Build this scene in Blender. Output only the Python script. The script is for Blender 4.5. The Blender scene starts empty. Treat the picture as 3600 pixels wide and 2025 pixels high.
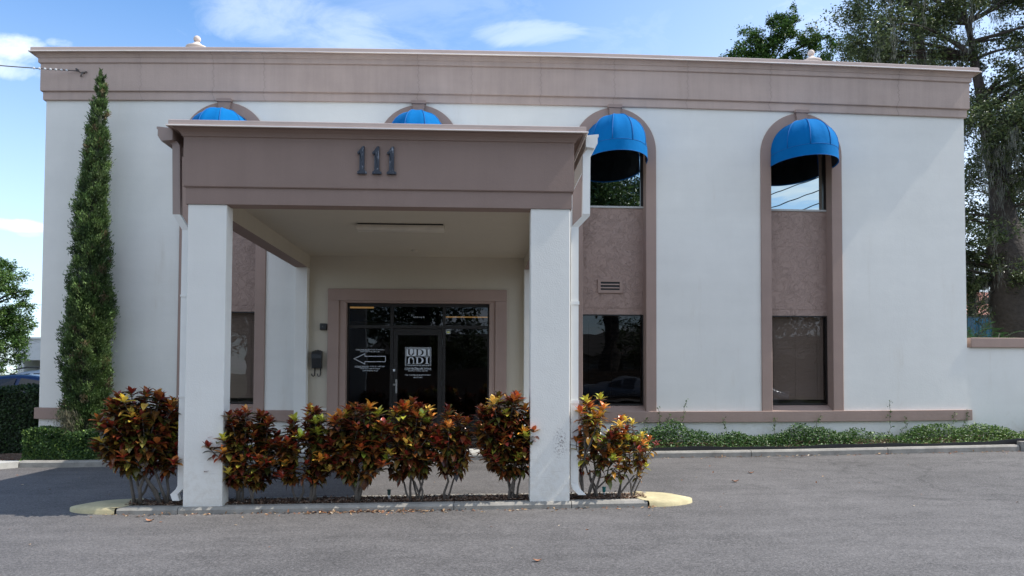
import bpy, math, random
import numpy as np
from mathutils import Vector, Matrix
from mathutils.geometry import tessellate_polygon
rad = math.radians
scn = bpy.context.scene
COL = scn.collection
rnd = random.Random(7)
rng = np.random.default_rng(11)

# ------------------------------------------------------------------ camera
cam_d = bpy.data.cameras.new('camera')
cam = bpy.data.objects.new('camera', cam_d); COL.objects.link(cam)
cam_d.sensor_width = 36; cam_d.sensor_fit = 'HORIZONTAL'
cam_d.lens = 36 * 2609 / 3600
cam_d.shift_y = 222 / 3600
cam_d.clip_start = 0.1; cam_d.clip_end = 2000
cam.location = (0, 0, 1.6)
cam.rotation_mode = 'QUATERNION'
cam.rotation_quaternion = (Matrix.Rotation(-rad(2.41), 3, 'Z') @ Matrix.Rotation(math.pi/2 + rad(1.8), 3, 'X') @ Matrix.Rotation(rad(0.24), 3, 'Z')).to_quaternion()
scn.camera = cam
# ------------------------------------------------------------------ exposure
scn.view_settings.view_transform = 'Standard'; scn.view_settings.look = 'None'
scn.view_settings.gamma = 1; scn.view_settings.exposure = 0.72
# ------------------------------------------------------------------ sun
SUN = Vector((3.35, -0.15, 4.42)).normalized()      # direction to the sun
sd = bpy.data.lights.new('sun', 'SUN'); so = bpy.data.objects.new('sun', sd); COL.objects.link(so)
sd.energy = 3.6; sd.angle = rad(0.5); sd.color = (1, 0.95, 0.87)
so.location = (20, -5, 30)
so.rotation_mode = 'QUATERNION'; so.rotation_quaternion = SUN.to_track_quat('Z', 'Y')
# ------------------------------------------------------------------ node helper
class NT:
    def __init__(s, tree): s.t = tree; s.n = tree.nodes; s.l = tree.links
    def new(s, typ, **kw):
        n = s.n.new(typ)
        for k, v in kw.items():
            if k == 'inp':
                for i, val in v.items():
                    if isinstance(val, bpy.types.NodeSocket): s.l.new(val, n.inputs[i])
                    else: n.inputs[i].default_value = val
            else: setattr(n, k, v)
        return n
    def math(s, op, a, b=0.0, c=0.0, clamp=False):
        return s.new('ShaderNodeMath', operation=op, use_clamp=clamp, inp={0: a, 1: b, 2: c}).outputs[0]
    def vmath(s, op, a, b=(0, 0, 0)):
        return s.new('ShaderNodeVectorMath', operation=op, inp={0: a, 1: b})
    def noise(s, vec, scale, detail=3, rough=0.5, dist=0.0, color=False):
        n = s.new('ShaderNodeTexNoise', inp={'Scale': scale, 'Detail': detail, 'Roughness': rough, 'Distortion': dist})
        if vec is not None: s.l.new(vec, n.inputs['Vector'])
        return n.outputs['Color' if color else 'Fac']
    def mix(s, f, a, b, mode='MIX'):
        n = s.new('ShaderNodeMix', data_type='RGBA', blend_type=mode)
        for i, v in ((0, f), (6, a), (7, b)):
            if isinstance(v, bpy.types.NodeSocket): s.l.new(v, n.inputs[i])
            else: n.inputs[i].default_value = v if i == 0 else (tuple(v) + (1,) if len(v) == 3 else v)
        return n.outputs[2]
    def mr(s, v, a, b, c=0.0, d=1.0, smooth=False):
        return s.new('ShaderNodeMapRange', interpolation_type='SMOOTHSTEP' if smooth else 'LINEAR', inp={0: v, 1: a, 2: b, 3: c, 4: d}).outputs[0]
    def bump(s, h, strength, dist):
        return s.new('ShaderNodeBump', inp={'Strength': strength, 'Distance': dist, 'Height': h}).outputs[0]
# ------------------------------------------------------------------ world
w = bpy.data.worlds.new('World'); scn.world = w; w.use_nodes = True
N = NT(w.node_tree); N.n.clear()
sky = N.new('ShaderNodeTexSky', sky_type='NISHITA', sun_disc=False)
sky.sun_elevation = math.asin(SUN.z); sky.sun_rotation = math.atan2(SUN.x, SUN.y)
sky.air_density = 1.0; sky.dust_density = 0.3; sky.ozone_density = 2.0; sky.altitude = 10
tc = N.new('ShaderNodeTexCoord').outputs['Generated']
sep = N.new('ShaderNodeSeparateXYZ', inp={0: tc})
zz = N.math('ADD', sep.outputs[2], 0.12)
px = N.math('DIVIDE', sep.outputs[0], zz); py = N.math('DIVIDE', sep.outputs[1], zz)
pv = N.new('ShaderNodeCombineXYZ', inp={0: px, 1: py, 2: 0.0}).outputs[0]
n_pl = N.noise(pv, 1.3, 7, 0.62, 0.4)
n_pf = N.noise(tc, 9.0, 8, 0.62, 0.6)
wisp = N.noise(N.vmath('MULTIPLY', tc, (3.5, 3.5, 9.0)).outputs[0], 2.2, 8, 0.64, 1.0)
def campix(u, v):
    d = Matrix(cam.rotation_quaternion.to_matrix()) @ Vector(((u-1800)/2609, (1012.5+222-v)/2609, -1)); return d.normalized()
cl = None
def addm(x):
    global cl
    cl = x if cl is None else N.math('MAXIMUM', cl, x)
for (u, v, rx, rz_, st, puffy) in ((60, 165, .055, .030, 1.0, 1), (215, 150, .03, .014, .75, 1), (40, 240, .06, .02, .6, 1), (40, 795, .05, .014, .95, 1), (90, 820, .03, .010, .6, 1),
                             (1080, 90, .20, .055, .38, 0), (1830, 115, .13, .024, .42, 0), (1500, 60, .30, .06, .2, 0), (2500, 200, .4, .10, .25, 0), (3200, 300, .4, .3, .4, 0)):
    d = campix(u, v)
    df = N.vmath('SUBTRACT', tc, tuple(d)).outputs[0]
    df = N.vmath('MULTIPLY', df, (1/rx, 1/rx, 1/rz_)).outputs[0]
    ln = N.vmath('LENGTH', df).outputs['Value']
    m = N.mr(ln, 1.25, 0.2, 0, 1, True)
    nz = n_pf if puffy else wisp
    addm(N.math('MULTIPLY', N.mr(N.math('ADD', m, N.math('MULTIPLY', N.math('SUBTRACT', nz, .5), 2.4 if puffy else 1.5)), 0.35, 1.15, 0, 1, True), N.math('MULTIPLY', N.math('MINIMUM', N.math('MULTIPLY', m, 3.0), 1.0), st)))
back = N.mr(sep.outputs[1], 0.05, -0.35, 0, 1, True)
addm(N.math('MULTIPLY', back, N.mr(n_pl, 0.36, 0.56, 0, .9, True)))
addm(N.math('ADD', N.mr(sep.outputs[2], .50, -.05, 0, .60, True), N.math('MULTIPLY', N.mr(sep.outputs[0], -.25, .65, 0, .34, True), N.mr(sep.outputs[1], 0, .4))))      # pale horizon air
base = N.mix(1.0, sky.outputs[0], (0.70, 1.0, 1.22), 'MULTIPLY')
colr = N.mix(cl, base, (6.2, 6.7, 7.4))
bg = N.new('ShaderNodeBackground', inp={0: colr, 1: 0.125})
N.l.new(bg.outputs[0], N.new('ShaderNodeOutputWorld').inputs[0])

# ------------------------------------------------------------------ object helpers
ORI = {}
def thing(name, label, cat, loc=(0, 0, 0), group=None, kind=None):
    o = bpy.data.objects.new(name, None); COL.objects.link(o); o.location = loc; o.empty_display_size = .2
    o['label'] = label; o['category'] = cat
    if group: o['group'] = group
    if kind: o['kind'] = kind
    ORI[o.name] = Vector(loc); return o
def tag(o, label=None, cat=None, group=None, kind=None):
    for k, v in (('label', label), ('category', cat), ('group', group), ('kind', kind)):
        if v: o[k] = v
    return o
def link(name, me, mat, parent=None):
    o = bpy.data.objects.new(name, me); COL.objects.link(o)
    for m in (mat if isinstance(mat, (list, tuple)) else [mat]): me.materials.append(m)
    if parent is not None:
        o.parent = parent; org = ORI[parent.name]; ORI[o.name] = org
        if org.length > 0: me.transform(Matrix.Translation(-org))
    return o
def bow(x, z): return z + .12*(1-((x-.65)/8.7)**2)*(z-3)/4.7
class MB:
    def __init__(s): s.v = []; s.f = []; s.m = []; s.mi = 0
    def add(s, vs, fs):
        b = len(s.v); s.v += [tuple(p) for p in vs]; s.f += [tuple(i+b for i in f) for f in fs]; s.m += [s.mi]*len(fs); return s
    def box(s, x0, x1, y0, y1, z0, z1, nx=1):
        for i in range(nx):
            pass
        xs = [x0+(x1-x0)*i/nx for i in range(nx+1)]
        vs = [(x, y, z) for x in xs for (y, z) in ((y0, z0), (y1, z0), (y1, z1), (y0, z1))]
        fs = [(0, 1, 2, 3), tuple(4*nx+i for i in (3, 2, 1, 0))]
        for i in range(nx):
            a = 4*i; c = 4*i+4
            for k in range(4): k2 = (k+1) % 4; fs.append((a+k, c+k, c+k2, a+k2))
        return s.add(vs, fs)
    def quad(s, a, b, c, d): return s.add((a, b, c, d), [(0, 1, 2, 3)])
    def tube(s, path, radii, n=8, cap=True):
        P = [Vector(p) for p in path]; rings = []
        up = Vector((0, 0, 1)); px_ = None
        for i, p in enumerate(P):
            t = (P[min(i+1, len(P)-1)]-P[max(i-1, 0)])
            t = t.normalized() if t.length > 1e-9 else up
            if px_ is None: px_ = t.orthogonal().normalized()
            px_ = (px_-t*px_.dot(t)); px_ = px_.normalized() if px_.length > 1e-6 else t.orthogonal().normalized()
            q = t.cross(px_); r = radii[i] if hasattr(radii, '__len__') else radii
            rings.append([p+px_*(r*math.cos(2*math.pi*k/n))+q*(r*math.sin(2*math.pi*k/n)) for k in range(n)])
        vs = [v for r in rings for v in r]; fs = []
        for i in range(len(P)-1):
            for k in range(n): k2 = (k+1) % n; fs.append((i*n+k, i*n+k2, (i+1)*n+k2, (i+1)*n+k))
        if cap: fs += [tuple(range(n-1, -1, -1)), tuple((len(P)-1)*n+k for k in range(n))]
        return s.add(vs, fs)
    def rtube(s, path, wx, wy):          # rectangular pipe, axes x / y
        vs = []; fs = []
        for (x, y, z) in path: vs += [(x-wx/2, y-wy/2, z), (x+wx/2, y-wy/2, z), (x+wx/2, y+wy/2, z), (x-wx/2, y+wy/2, z)]
        for i in range(len(path)-1):
            for k in range(4): k2 = (k+1) % 4; fs.append((4*i+k, 4*i+k2, 4*i+4+k2, 4*i+4+k))
        m = 4*(len(path)-1); fs += [(3, 2, 1, 0), (m, m+1, m+2, m+3)]
        return s.add(vs, fs)
    def lathe(s, c, prof, n=24):
        vs = []; fs = []
        for (r, z) in prof: vs += [(c[0]+r*math.cos(2*math.pi*k/n), c[1]+r*math.sin(2*math.pi*k/n), c[2]+z) for k in range(n)]
        for i in range(len(prof)-1):
            for k in range(n): k2 = (k+1) % n; fs.append((i*n+k, i*n+k2, (i+1)*n+k2, (i+1)*n+k))
        return s.add(vs, fs)
    def prism(s, poly, y0, y1):          # polygon [(x,z)] extruded along y, y0 = front
        n = len(poly); vs = [(x, y0, z) for x, z in poly]+[(x, y1, z) for x, z in poly]
        tr = tessellate_polygon([[Vector((x, z, 0)) for x, z in poly]])
        fs = [tuple(t) for t in tr]+[tuple(i+n for i in reversed(t)) for t in tr]
        fs += [(i, i+n, (i+1) % n+n, (i+1) % n) for i in range(n)]
        return s.add(vs, fs)
    def sweep(s, x0, x1, y0, y1, prof, nx=24):      # profile (offset, z) swept round three sides of a plan
        st = [(-1, y1, 0)]+[(-1, y0, 1)]
        cols = []
        for (o, z) in prof:
            row = [(x0-o, y1, z), (x0-o, y0-o, z)]+[(x0-o+(x1-x0+2*o)*i/nx, y0-o, z) for i in range(1, nx)]+[(x1+o, y0-o, z), (x1+o, y1, z)]
            cols.append(row)
        m = len(cols[0]); vs = [p for r in cols for p in r]; fs = []
        for i in range(len(prof)-1):
            for k in range(m-1): fs.append((i*m+k, i*m+k+1, (i+1)*m+k+1, (i+1)*m+k))
        return s.add(vs, fs)
    def build(s, name, mat, parent=None, smooth=False, dobow=False, bevel=0):
        vs = [(x, y, bow(x, z)) for x, y, z in s.v] if dobow else s.v
        me = bpy.data.meshes.new(name); me.from_pydata(vs, [], s.f)
        me.polygons.foreach_set('material_index', s.m)
        if smooth: me.polygons.foreach_set('use_smooth', [True]*len(s.f))
        me.update(); o = link(name, me, mat, parent)
        if bevel:
            b = o.modifiers.new('bevel', 'BEVEL'); b.width = bevel; b.segments = 2; b.limit_method = 'ANGLE'; b.angle_limit = rad(40)
        return o

# ------------------------------------------------------------------ materials
def mat(name):
    m = bpy.data.materials.new(name); m.use_nodes = True; t = NT(m.node_tree); t.n.clear()
    return m, t
def finish(t, sh): t.l.new(sh, t.new('ShaderNodeOutputMaterial').inputs[0])
def princ(t, **k):
    p = t.new('ShaderNodeBsdfPrincipled')
    for key, v in k.items():
        key = key.replace('_', ' ')
        if isinstance(v, bpy.types.NodeSocket): t.l.new(v, p.inputs[key])
        else: p.inputs[key].default_value = (tuple(v)+(1,) if hasattr(v, '__len__') and len(v) == 3 and 'Color' in key else v)
    return p.outputs[0]
def obco(t): return t.new('ShaderNodeNewGeometry').outputs['Position']
def simple(name, col, rough=.6, metal=0.0, var=.06, scale=6, bumps=0.0, bscale=120, spec=.5):
    m, t = mat(name); co = obco(t)
    n = t.noise(co, scale, 4)
    c = t.mix(n, [x*(1-var*2) for x in col], [min(1, x*(1+var*2)) for x in col])
    kw = dict(Base_Color=c, Roughness=rough, Metallic=metal)
    if bumps: kw['Normal'] = t.bump(t.noise(co, bscale, 3), 1.0, bumps)
    s = princ(t, **kw); finish(t, s)
    return m
def stucco(name, col, bumps=.0035, bscale=55, dirt=.10, streak=.06, rough=.85, cracks=None, scuff=None):
    m, t = mat(name); co = obco(t)
    big = t.noise(co, .55, 5, .6); mid = t.noise(co, 3.2, 4, .6)
    st = t.noise(t.vmath('MULTIPLY', co, (5.0, 5.0, .35)).outputs[0], 1.0, 5, .65)
    hz = t.noise(t.vmath('MULTIPLY', co, (.25, .25, 2.2)).outputs[0], 1.0, 4, .6)
    f = t.math('ADD', t.mr(big, .3, .7, -dirt, dirt), t.mr(mid, .3, .7, -dirt*.35, dirt*.35))
    f = t.math('ADD', f, t.mr(st, .35, .75, streak*.4, -streak)); f = t.math('ADD', f, t.mr(hz, .35, .7, -dirt*.5, dirt*.5))
    f = t.math('ADD', f, 1.0)
    c = t.vmath('SCALE', tuple(col)); t.l.new(f, c.inputs['Scale']); c = c.outputs[0]
    sp = t.new('ShaderNodeSeparateXYZ', inp={0: co})
    # rust and rain stain below ledges, irregular
    stain = t.math('MULTIPLY', t.mr(t.noise(t.vmath('MULTIPLY', co, (2.3, 2.3, .25)).outputs[0], 1.0, 6, .7), .56, .72, 0, .35, True), t.mr(mid, .35, .6))
    c = t.mix(stain, c, [x*y for x, y in zip(col, (.78, .73, .66))])
    if cracks:
        wob = t.noise(t.new('ShaderNodeCombineXYZ', inp={0: sp.outputs[2]}).outputs[0], 3.5, 6, .7)
        xx = t.math('ADD', sp.outputs[0], t.mr(wob, 0, 1, -.16, .16)); msk = None
        for cx, cw in cracks:
            d = t.math('ABSOLUTE', t.math('SUBTRACT', xx, cx)); k = t.mr(d, cw, cw*.3, 0, .55)
            k2 = t.mr(d, cw*7, 0, 0, .10); k = t.math('MAXIMUM', k, k2)
            msk = k if msk is None else t.math('MAXIMUM', msk, k)
        c = t.mix(msk, c, [x*.45 for x in col])
    if scuff:
        sx, sz, r = scuff
        d = t.new('ShaderNodeVectorMath', operation='LENGTH', inp={0: t.new('ShaderNodeCombineXYZ', inp={0: t.math('SUBTRACT', sp.outputs[0], sx), 1: 0.0, 2: t.math('MULTIPLY', t.math('SUBTRACT', sp.outputs[2], sz), .45)}).outputs[0]}).outputs['Value']
        k = t.math('MULTIPLY', t.mr(d, r, r*.3), t.mr(t.noise(co, 45, 5, .7), .52, .6)); c = t.mix(k, c, (.16, .10, .09))
        ln = t.math('MULTIPLY', t.mr(t.noise(t.vmath('MULTIPLY', co, (4, 4, 70)).outputs[0], 1, 2), .70, .74), t.mr(sp.outputs[2], 1.0, .3)); c = t.mix(t.math('MULTIPLY', ln, .5), c, (.2, .17, .16))
    sd_ = t.math('MULTIPLY', t.mr(t.math('ADD', sp.outputs[2], t.mr(t.noise(co, 3.5, 6, .7), .3, .7, .45, -.45)), .85, .25), t.mr(t.noise(co, 14, 5, .7), .40, .62, 0, .22)); c = t.mix(sd_, c, [x*y for x, y in zip(col, (.62, .54, .44))])
    b = t.math('ADD', t.noise(co, bscale, 3, .6), t.math('MULTIPLY', t.noise(co, 9, 2), .8))
    finish(t, princ(t, Base_Color=c, Roughness=rough, Normal=t.bump(b, .9, bumps)))
    return m
WALLC = (.79, .77, .715); TAUPE = (.352, .250, .208)
M_wall = stucco('wall_paint', WALLC, .0016, 50, dirt=.04, streak=.012)
M_col = stucco('column_paint', WALLC, .0022, 60, dirt=.03, streak=.02, scuff=(.93, .80, .10))
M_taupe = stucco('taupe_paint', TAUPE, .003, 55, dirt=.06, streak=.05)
M_frieze = stucco('frieze_taupe', (.49, .376, .322), .003, 55, dirt=.08, streak=.10, cracks=[(-4.98, .006), (-4.05, .004), (-1.2, .009), (-.2, .004), (1.1, .008), (2.5, .005), (3.9, .004), (5.5, .006), (8.0, .012), (-6.3, .003)])  # lighter tone of the trim taupe, with hairline cracks
M_ptaupe = stucco('portico_taupe_shaded', (.275, .195, .162), .0025, 55, dirt=.05, streak=.05)  # darker copy of the trim taupe; the portico's shade is in the colour
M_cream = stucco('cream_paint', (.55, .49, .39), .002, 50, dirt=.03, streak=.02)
M_metal = simple('roof_edge_metal', (.50, .39, .34), .35, .0, .08, 2)
M_roofm = simple('roof_membrane', (.62, .61, .58), .8)
M_pipew = simple('white_pipe', (.80, .79, .75), .4, var=.03)
M_pipeb = simple('brown_pipe', (.30, .225, .195), .45, var=.04)
M_frame = simple('dark_bronze_frame', (.013, .011, .010), .35, var=.1)
M_alum = simple('aluminium', (.55, .55, .54), .3, .9)
M_black = simple('black_metal', (.012, .012, .013), .35, bumps=.001, bscale=60)
M_dark = simple('dark_interior', (.05, .045, .04), .9)
M_vinyl = simple('white_vinyl', (.62, .66, .70), .6, var=.02)
M_ltgrey = simple('sill_grey', (.5, .5, .48), .5)
# skip trowelled spandrel panel
M_span, t = mat('trowelled_panel'); co = obco(t)
wv = t.noise(co, 2.6, 5, .6, 1.2, color=True)
dco = t.vmath('ADD', co, t.vmath('MULTIPLY', wv, (.7, .7, .7)).outputs[0]).outputs[0]
vo = t.new('ShaderNodeTexVoronoi', feature='DISTANCE_TO_EDGE', inp={'Vector': dco, 'Scale': 4.2})
ridge = t.mr(vo.outputs['Distance'], .0, .09, 1, 0, True)
ridge = t.math('MULTIPLY', ridge, t.mr(t.noise(co, 6, 3), .42, .56))
rr2 = t.math('ABSOLUTE', t.math('SUBTRACT', t.noise(co, 5.0, 5, .62, 2.5), .5)); rr2 = t.mr(rr2, .0, .035, 1, 0)
hh = t.math('ADD', ridge, t.math('MULTIPLY', rr2, .6))
cc = t.mix(t.math('MULTIPLY', t.mr(hh, .2, 1.2), .10), [x*1.04 for x in TAUPE], [x*.7 for x in TAUPE])
finish(t, princ(t, Base_Color=cc, Roughness=.8, Normal=t.bump(hh, .8, .008)))
# awning canvas
M_awn, t = mat('blue_canvas'); co = obco(t)
n = t.noise(co, 2.5, 4); c = t.mix(n, (.0, .125, .36), (.002, .175, .48))
wv = t.new('ShaderNodeTexWave', inp={'Vector': co, 'Scale': 160.0, 'Distortion': .5})
d = princ(t, Base_Color=c, Roughness=.9, Specular_IOR_Level=.12, Normal=t.bump(t.noise(co, 6, 3), .6, .012))
tr = t.new('ShaderNodeBsdfTranslucent', inp={0: (.002, .07, .30, 1)})
finish(t, t.new('ShaderNodeMixShader', inp={0: .10, 1: d, 2: tr.outputs[0]}).outputs[0])
M_seam = simple('awning_piping', (.0, .11, .36), .8)
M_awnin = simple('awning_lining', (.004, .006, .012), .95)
# glass
def glass(name, refl, tint, rcol=(1, 1, 1), wobble=0.0):
    m, t = mat(name)
    g = t.new('ShaderNodeBsdfGlossy', inp={0: tuple(rcol)+(1,), 1: .004})
    if wobble: t.l.new(t.bump(t.noise(obco(t), 1.1, 2), 1, wobble), g.inputs['Normal'])
    tr = t.new('ShaderNodeBsdfTransparent', inp={0: tuple(tint)+(1,)})
    fr = t.new('ShaderNodeLayerWeight', inp={0: .35}).outputs['Fresnel']
    f = t.math('ADD', t.math('MULTIPLY', fr, .35), refl, clamp=True)
    finish(t, t.new('ShaderNodeMixShader', inp={0: f, 1: tr.outputs[0], 2: g.outputs[0]}).outputs[0])
    return m
M_gmir = glass('mirror_film_glass', .55, (.06, .07, .07), (.86, .97, .95), .0012)
M_gblind = glass('clear_tinted_glass', .03, (.62, .57, .53), (.9, .92, .95), .004)
M_gdark = glass('tinted_glass', .03, (.34, .31, .29), (.9, .92, .95), .004)
M_gdoor = glass('door_glass', .03, (.22, .20, .19), (.85, .88, .95), .003)
# asphalt
M_asph, t = mat('asphalt'); co = obco(t)
sp = t.new('ShaderNodeSeparateXYZ', inp={0: co})
v1 = t.new('ShaderNodeTexVoronoi', inp={'Vector': co, 'Scale': 95.0}); v2 = t.new('ShaderNodeTexVoronoi', inp={'Vector': co, 'Scale': 230.0})
sepc = t.new('ShaderNodeSeparateColor', inp={0: v1.outputs['Color']})
sp2 = t.new('ShaderNodeSeparateColor', inp={0: v2.outputs['Color']})
g1 = t.math('POWER', sepc.outputs[0], 2.2)
agg = t.math('ADD', t.math('MULTIPLY', g1, .085), t.math('MULTIPLY', sp2.outputs[0], .04))
big = t.noise(co, .35, 5, .62); md = t.noise(co, 2.0, 5, .65); fine = t.noise(co, 40, 4, .7)
val = t.math('ADD', agg, t.mr(big, .3, .7, .046, .082)); val = t.math('ADD', val, t.mr(md, .3, .7, -.016, .016)); val = t.math('ADD', val, t.mr(fine, .3, .7, -.04, .04))
strk = t.noise(t.vmath('MULTIPLY', co, (.5, 3.4, 1.0)).outputs[0], 1.0, 5, .7)      # tyre polish along the lane
val = t.math('MULTIPLY', val, t.mr(strk, .3, .75, 1.10, .80))
# oil stains in the lane and dark patches
st = t.math('MULTIPLY', t.mr(t.noise(co, 1.1, 7, .72, 1.2), .54, .68, 0, .7, True), t.mr(sp.outputs[0], 2.0, 5.5, .25, 1))
val = t.math('MULTIPLY', val, t.math('SUBTRACT', 1.0, t.math('MULTIPLY', st, .55)))
# cracks
cv = t.vmath('ADD', co, t.vmath('MULTIPLY', t.noise(co, 1.6, 6, .7, color=True), (1.1, 1.1, 0)).outputs[0]).outputs[0]
vc = t.new('ShaderNodeTexVoronoi', feature='DISTANCE_TO_EDGE', inp={'Vector': cv, 'Scale': .33})
crk = t.math('MULTIPLY', t.mr(vc.outputs['Distance'], .002, .010, 1, 0), t.math('MULTIPLY', t.mr(t.noise(co, .45, 2), .42, .50), t.mr(sp.outputs[0], 4.2, 6.0)))
val = t.math('MULTIPLY', val, t.math('SUBTRACT', 1.0, t.math('MULTIPLY', crk, .42)))
c = t.new('ShaderNodeCombineColor', inp={0: t.math('MULTIPLY', val, 1.02), 1: t.math('MULTIPLY', val, .95), 2: t.math('MULTIPLY', val, .925)}).outputs[0]
hb = t.math('ADD', t.math('MULTIPLY', v1.outputs['Distance'], -1.0), t.math('MULTIPLY', fine, .8))
finish(t, princ(t, Base_Color=c, Roughness=.8, Normal=t.bump(hb, .55, .006)))
def concrete(name, col, dirt=.5):
    m, t = mat(name); co = obco(t)
    n = t.noise(co, 5, 6, .7); n2 = t.noise(co, 60, 4, .7); n3 = t.noise(co, 1.1, 4, .6)
    c = t.mix(t.mr(n, .35, .7), [x*1.06 for x in col], [x*(1-dirt*.5) for x in col])
    c = t.mix(t.mr(n2, .5, .8, 0, .35), c, [x*.6 for x in col]); c = t.mix(t.mr(n3, .5, .75, 0, .4), c, [x*.7 for x in col])
    finish(t, princ(t, Base_Color=c, Roughness=.9, Normal=t.bump(n2, .6, .005))); return m
M_kerb = concrete('kerb_concrete', (.33, .31, .275), .7)
M_walk = concrete('walkway_concrete', (.46, .45, .42), .3)
M_yellow = concrete('yellow_paint', (.56, .48, .28), .55)
M_mulch, t = mat('mulch'); co = obco(t)
vv = t.new('ShaderNodeTexVoronoi', inp={'Vector': t.vmath('MULTIPLY', co, (1, 1.8, 1)).outputs[0], 'Scale': 38.0})
cr = t.new('ShaderNodeSeparateColor', inp={0: vv.outputs['Color']})
c = t.mix(cr.outputs[0], (.05, .026, .016), (.20, .115, .07)); c = t.mix(t.mr(cr.outputs[1], .8, .95), c, (.34, .26, .19))
finish(t, princ(t, Base_Color=c, Roughness=.95, Normal=t.bump(vv.outputs['Distance'], 1, .03)))
M_plastic = simple('black_plastic', (.010, .010, .011), .5)
M_soil = simple('soil_grass', (.07, .075, .035), .95, var=.4, scale=3, bumps=.02, bscale=20)
def leafmat(name, rough=.45, trans=.3, attr='Col', vein=False, spec=.5):
    m, t = mat(name)
    a = t.new('ShaderNodeAttribute', attribute_name=attr).outputs['Color']
    if vein:
        uv = t.new('ShaderNodeAttribute', attribute_name='luv').outputs['Vector']; s2 = t.new('ShaderNodeSeparateXYZ', inp={0: uv})
        ab = t.math('ABSOLUTE', s2.outputs[1])
        mid = t.mr(ab, .05, .16, 1, 0)
        fr = t.math('FRACT', t.math('SUBTRACT', t.math('MULTIPLY', s2.outputs[0], 7.5), t.math('MULTIPLY', ab, 1.3)))
        sv = t.mr(t.math('ABSOLUTE', t.math('SUBTRACT', fr, .5)), .12, .3, .85, 0)
        bl = t.mr(t.noise(obco(t), 28, 3), .45, .62, 0, .7)
        k = t.math('MULTIPLY', t.math('MAXIMUM', t.math('MAXIMUM', mid, sv), bl), s2.outputs[2])
        vcol = t.new('ShaderNodeAttribute', attribute_name='Vein').outputs['Color']
        a = t.mix(k, a, vcol)
    p = princ(t, Base_Color=a, Roughness=rough, Specular_IOR_Level=spec)
    tl = t.new('ShaderNodeBsdfTranslucent'); t.l.new(a, tl.inputs[0])
    finish(t, t.new('ShaderNodeMixShader', inp={0: trans, 1: p, 2: tl.outputs[0]}).outputs[0])
    return m
M_leaf = leafmat('foliage', .42, .28); M_gloss = leafmat('glossy_foliage', .42, .22, spec=.35)
M_croton = leafmat('croton_leaf', .28, .12, vein=True)
M_moss = leafmat('spanish_moss', .9, .3)
M_litter = leafmat('leaf_litter', .8, .1)
M_bark = simple('oak_bark', (.05, .041, .035), .95, var=.3, scale=9, bumps=.04, bscale=12)
M_stem = simple('pale_stem', (.115, .098, .082), .85, var=.25, scale=20, bumps=.003, bscale=80)

# ------------------------------------------------------------------ ground heights
BX = np.array([-200, -7, -1, 3.2, 5.6, 8, 10.2, 14, 200]); BZ = np.array([0, 0, .11, .154, .187, .24, .285, .33, .33])
def gz(x, y):
    a = np.clip(.012*(np.asarray(x, float)+3.4), 0, .12); b = np.interp(x, BX, BZ)
    k = np.clip((np.asarray(y, float)-8.5)/4.3, 0, 1); return a+(b-a)*k
def grid_sheet(name, xs, ys, zf, mt):
    X, Y = np.meshgrid(xs, ys, indexing='ij'); Z = zf(X, Y)
    v = np.stack([X.ravel(), Y.ravel(), Z.ravel()], 1); ny = len(ys)
    f = [(i*ny+j, (i+1)*ny+j, (i+1)*ny+j+1, i*ny+j+1) for i in range(len(xs)-1) for j in range(ny-1)]
    me = bpy.data.meshes.new(name); me.from_pydata([tuple(p) for p in v], [], f); me.polygons.foreach_set('use_smooth', [True]*len(f)); me.update()
    return link(name, me, mt)
gx = [-600, -200, -60, -30]+list(np.arange(-20, 20.1, .5))+[30, 60, 200, 600]; gy = [-600, -200, -60, -20]+list(np.arange(-10, 16.1, .5))+[20, 40, 100, 300, 600]
g = grid_sheet('ground', gx, gy, lambda x, y: gz(x, y)-.06, M_soil); tag(g, kind='structure')
gx2 = [-80, -40]+list(np.arange(-20, 20.1, .5))+[40, 80]; gy2 = [-13, -11]+list(np.arange(-10, 12.6, .5))+[12.87]
g = grid_sheet('asphalt_drive', gx2, gy2, gz, M_asph); tag(g, kind='structure')
# parking lot left rear, asphalt too
g = grid_sheet('parking_lot', [-60, -30, -9.6], [15.6, 22, 29], lambda x, y: x*0+.012, M_asph); tag(g, kind='structure')

def kerb(name, path, wd, h, mt, closed=False, seg=.5, joints=None, lip=0.0):
    """path: list of (x, y) = front edge; width to the left of travel"""
    pts = []
    for a, b in zip(path[:-1], path[1:]):
        a = Vector(a); b = Vector(b); n = max(1, int((b-a).length/seg))
        pts += [a+(b-a)*i/n for i in range(n)]
    pts.append(Vector(path[-1])); m = MB(); rows = []
    for i, p in enumerate(pts):
        t_ = (pts[min(i+1, len(pts)-1)]-pts[max(0, i-1)]).normalized(); nrm = Vector((-t_.y, t_.x)); z = float(gz(p.x, p.y))
        q = p+nrm*wd
        rows.append([(p.x, p.y, z-.06), (p.x, p.y, z+h-.03), (p.x+nrm.x*.025, p.y+nrm.y*.025, z+h), (q.x, q.y, z+h), (q.x, q.y, z-.06)])
    vs = [v for r in rows for v in r]; fs = []
    for i in range(len(rows)-1):
        for k in range(4): fs.append((i*5+k, (i+1)*5+k, (i+1)*5+k+1, i*5+k+1))
    fs += [(0, 1, 2, 3, 4), tuple((len(rows)-1)*5+k for k in (4, 3, 2, 1, 0))]
    m.add(vs, fs); return m.build(name, mt)
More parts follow.
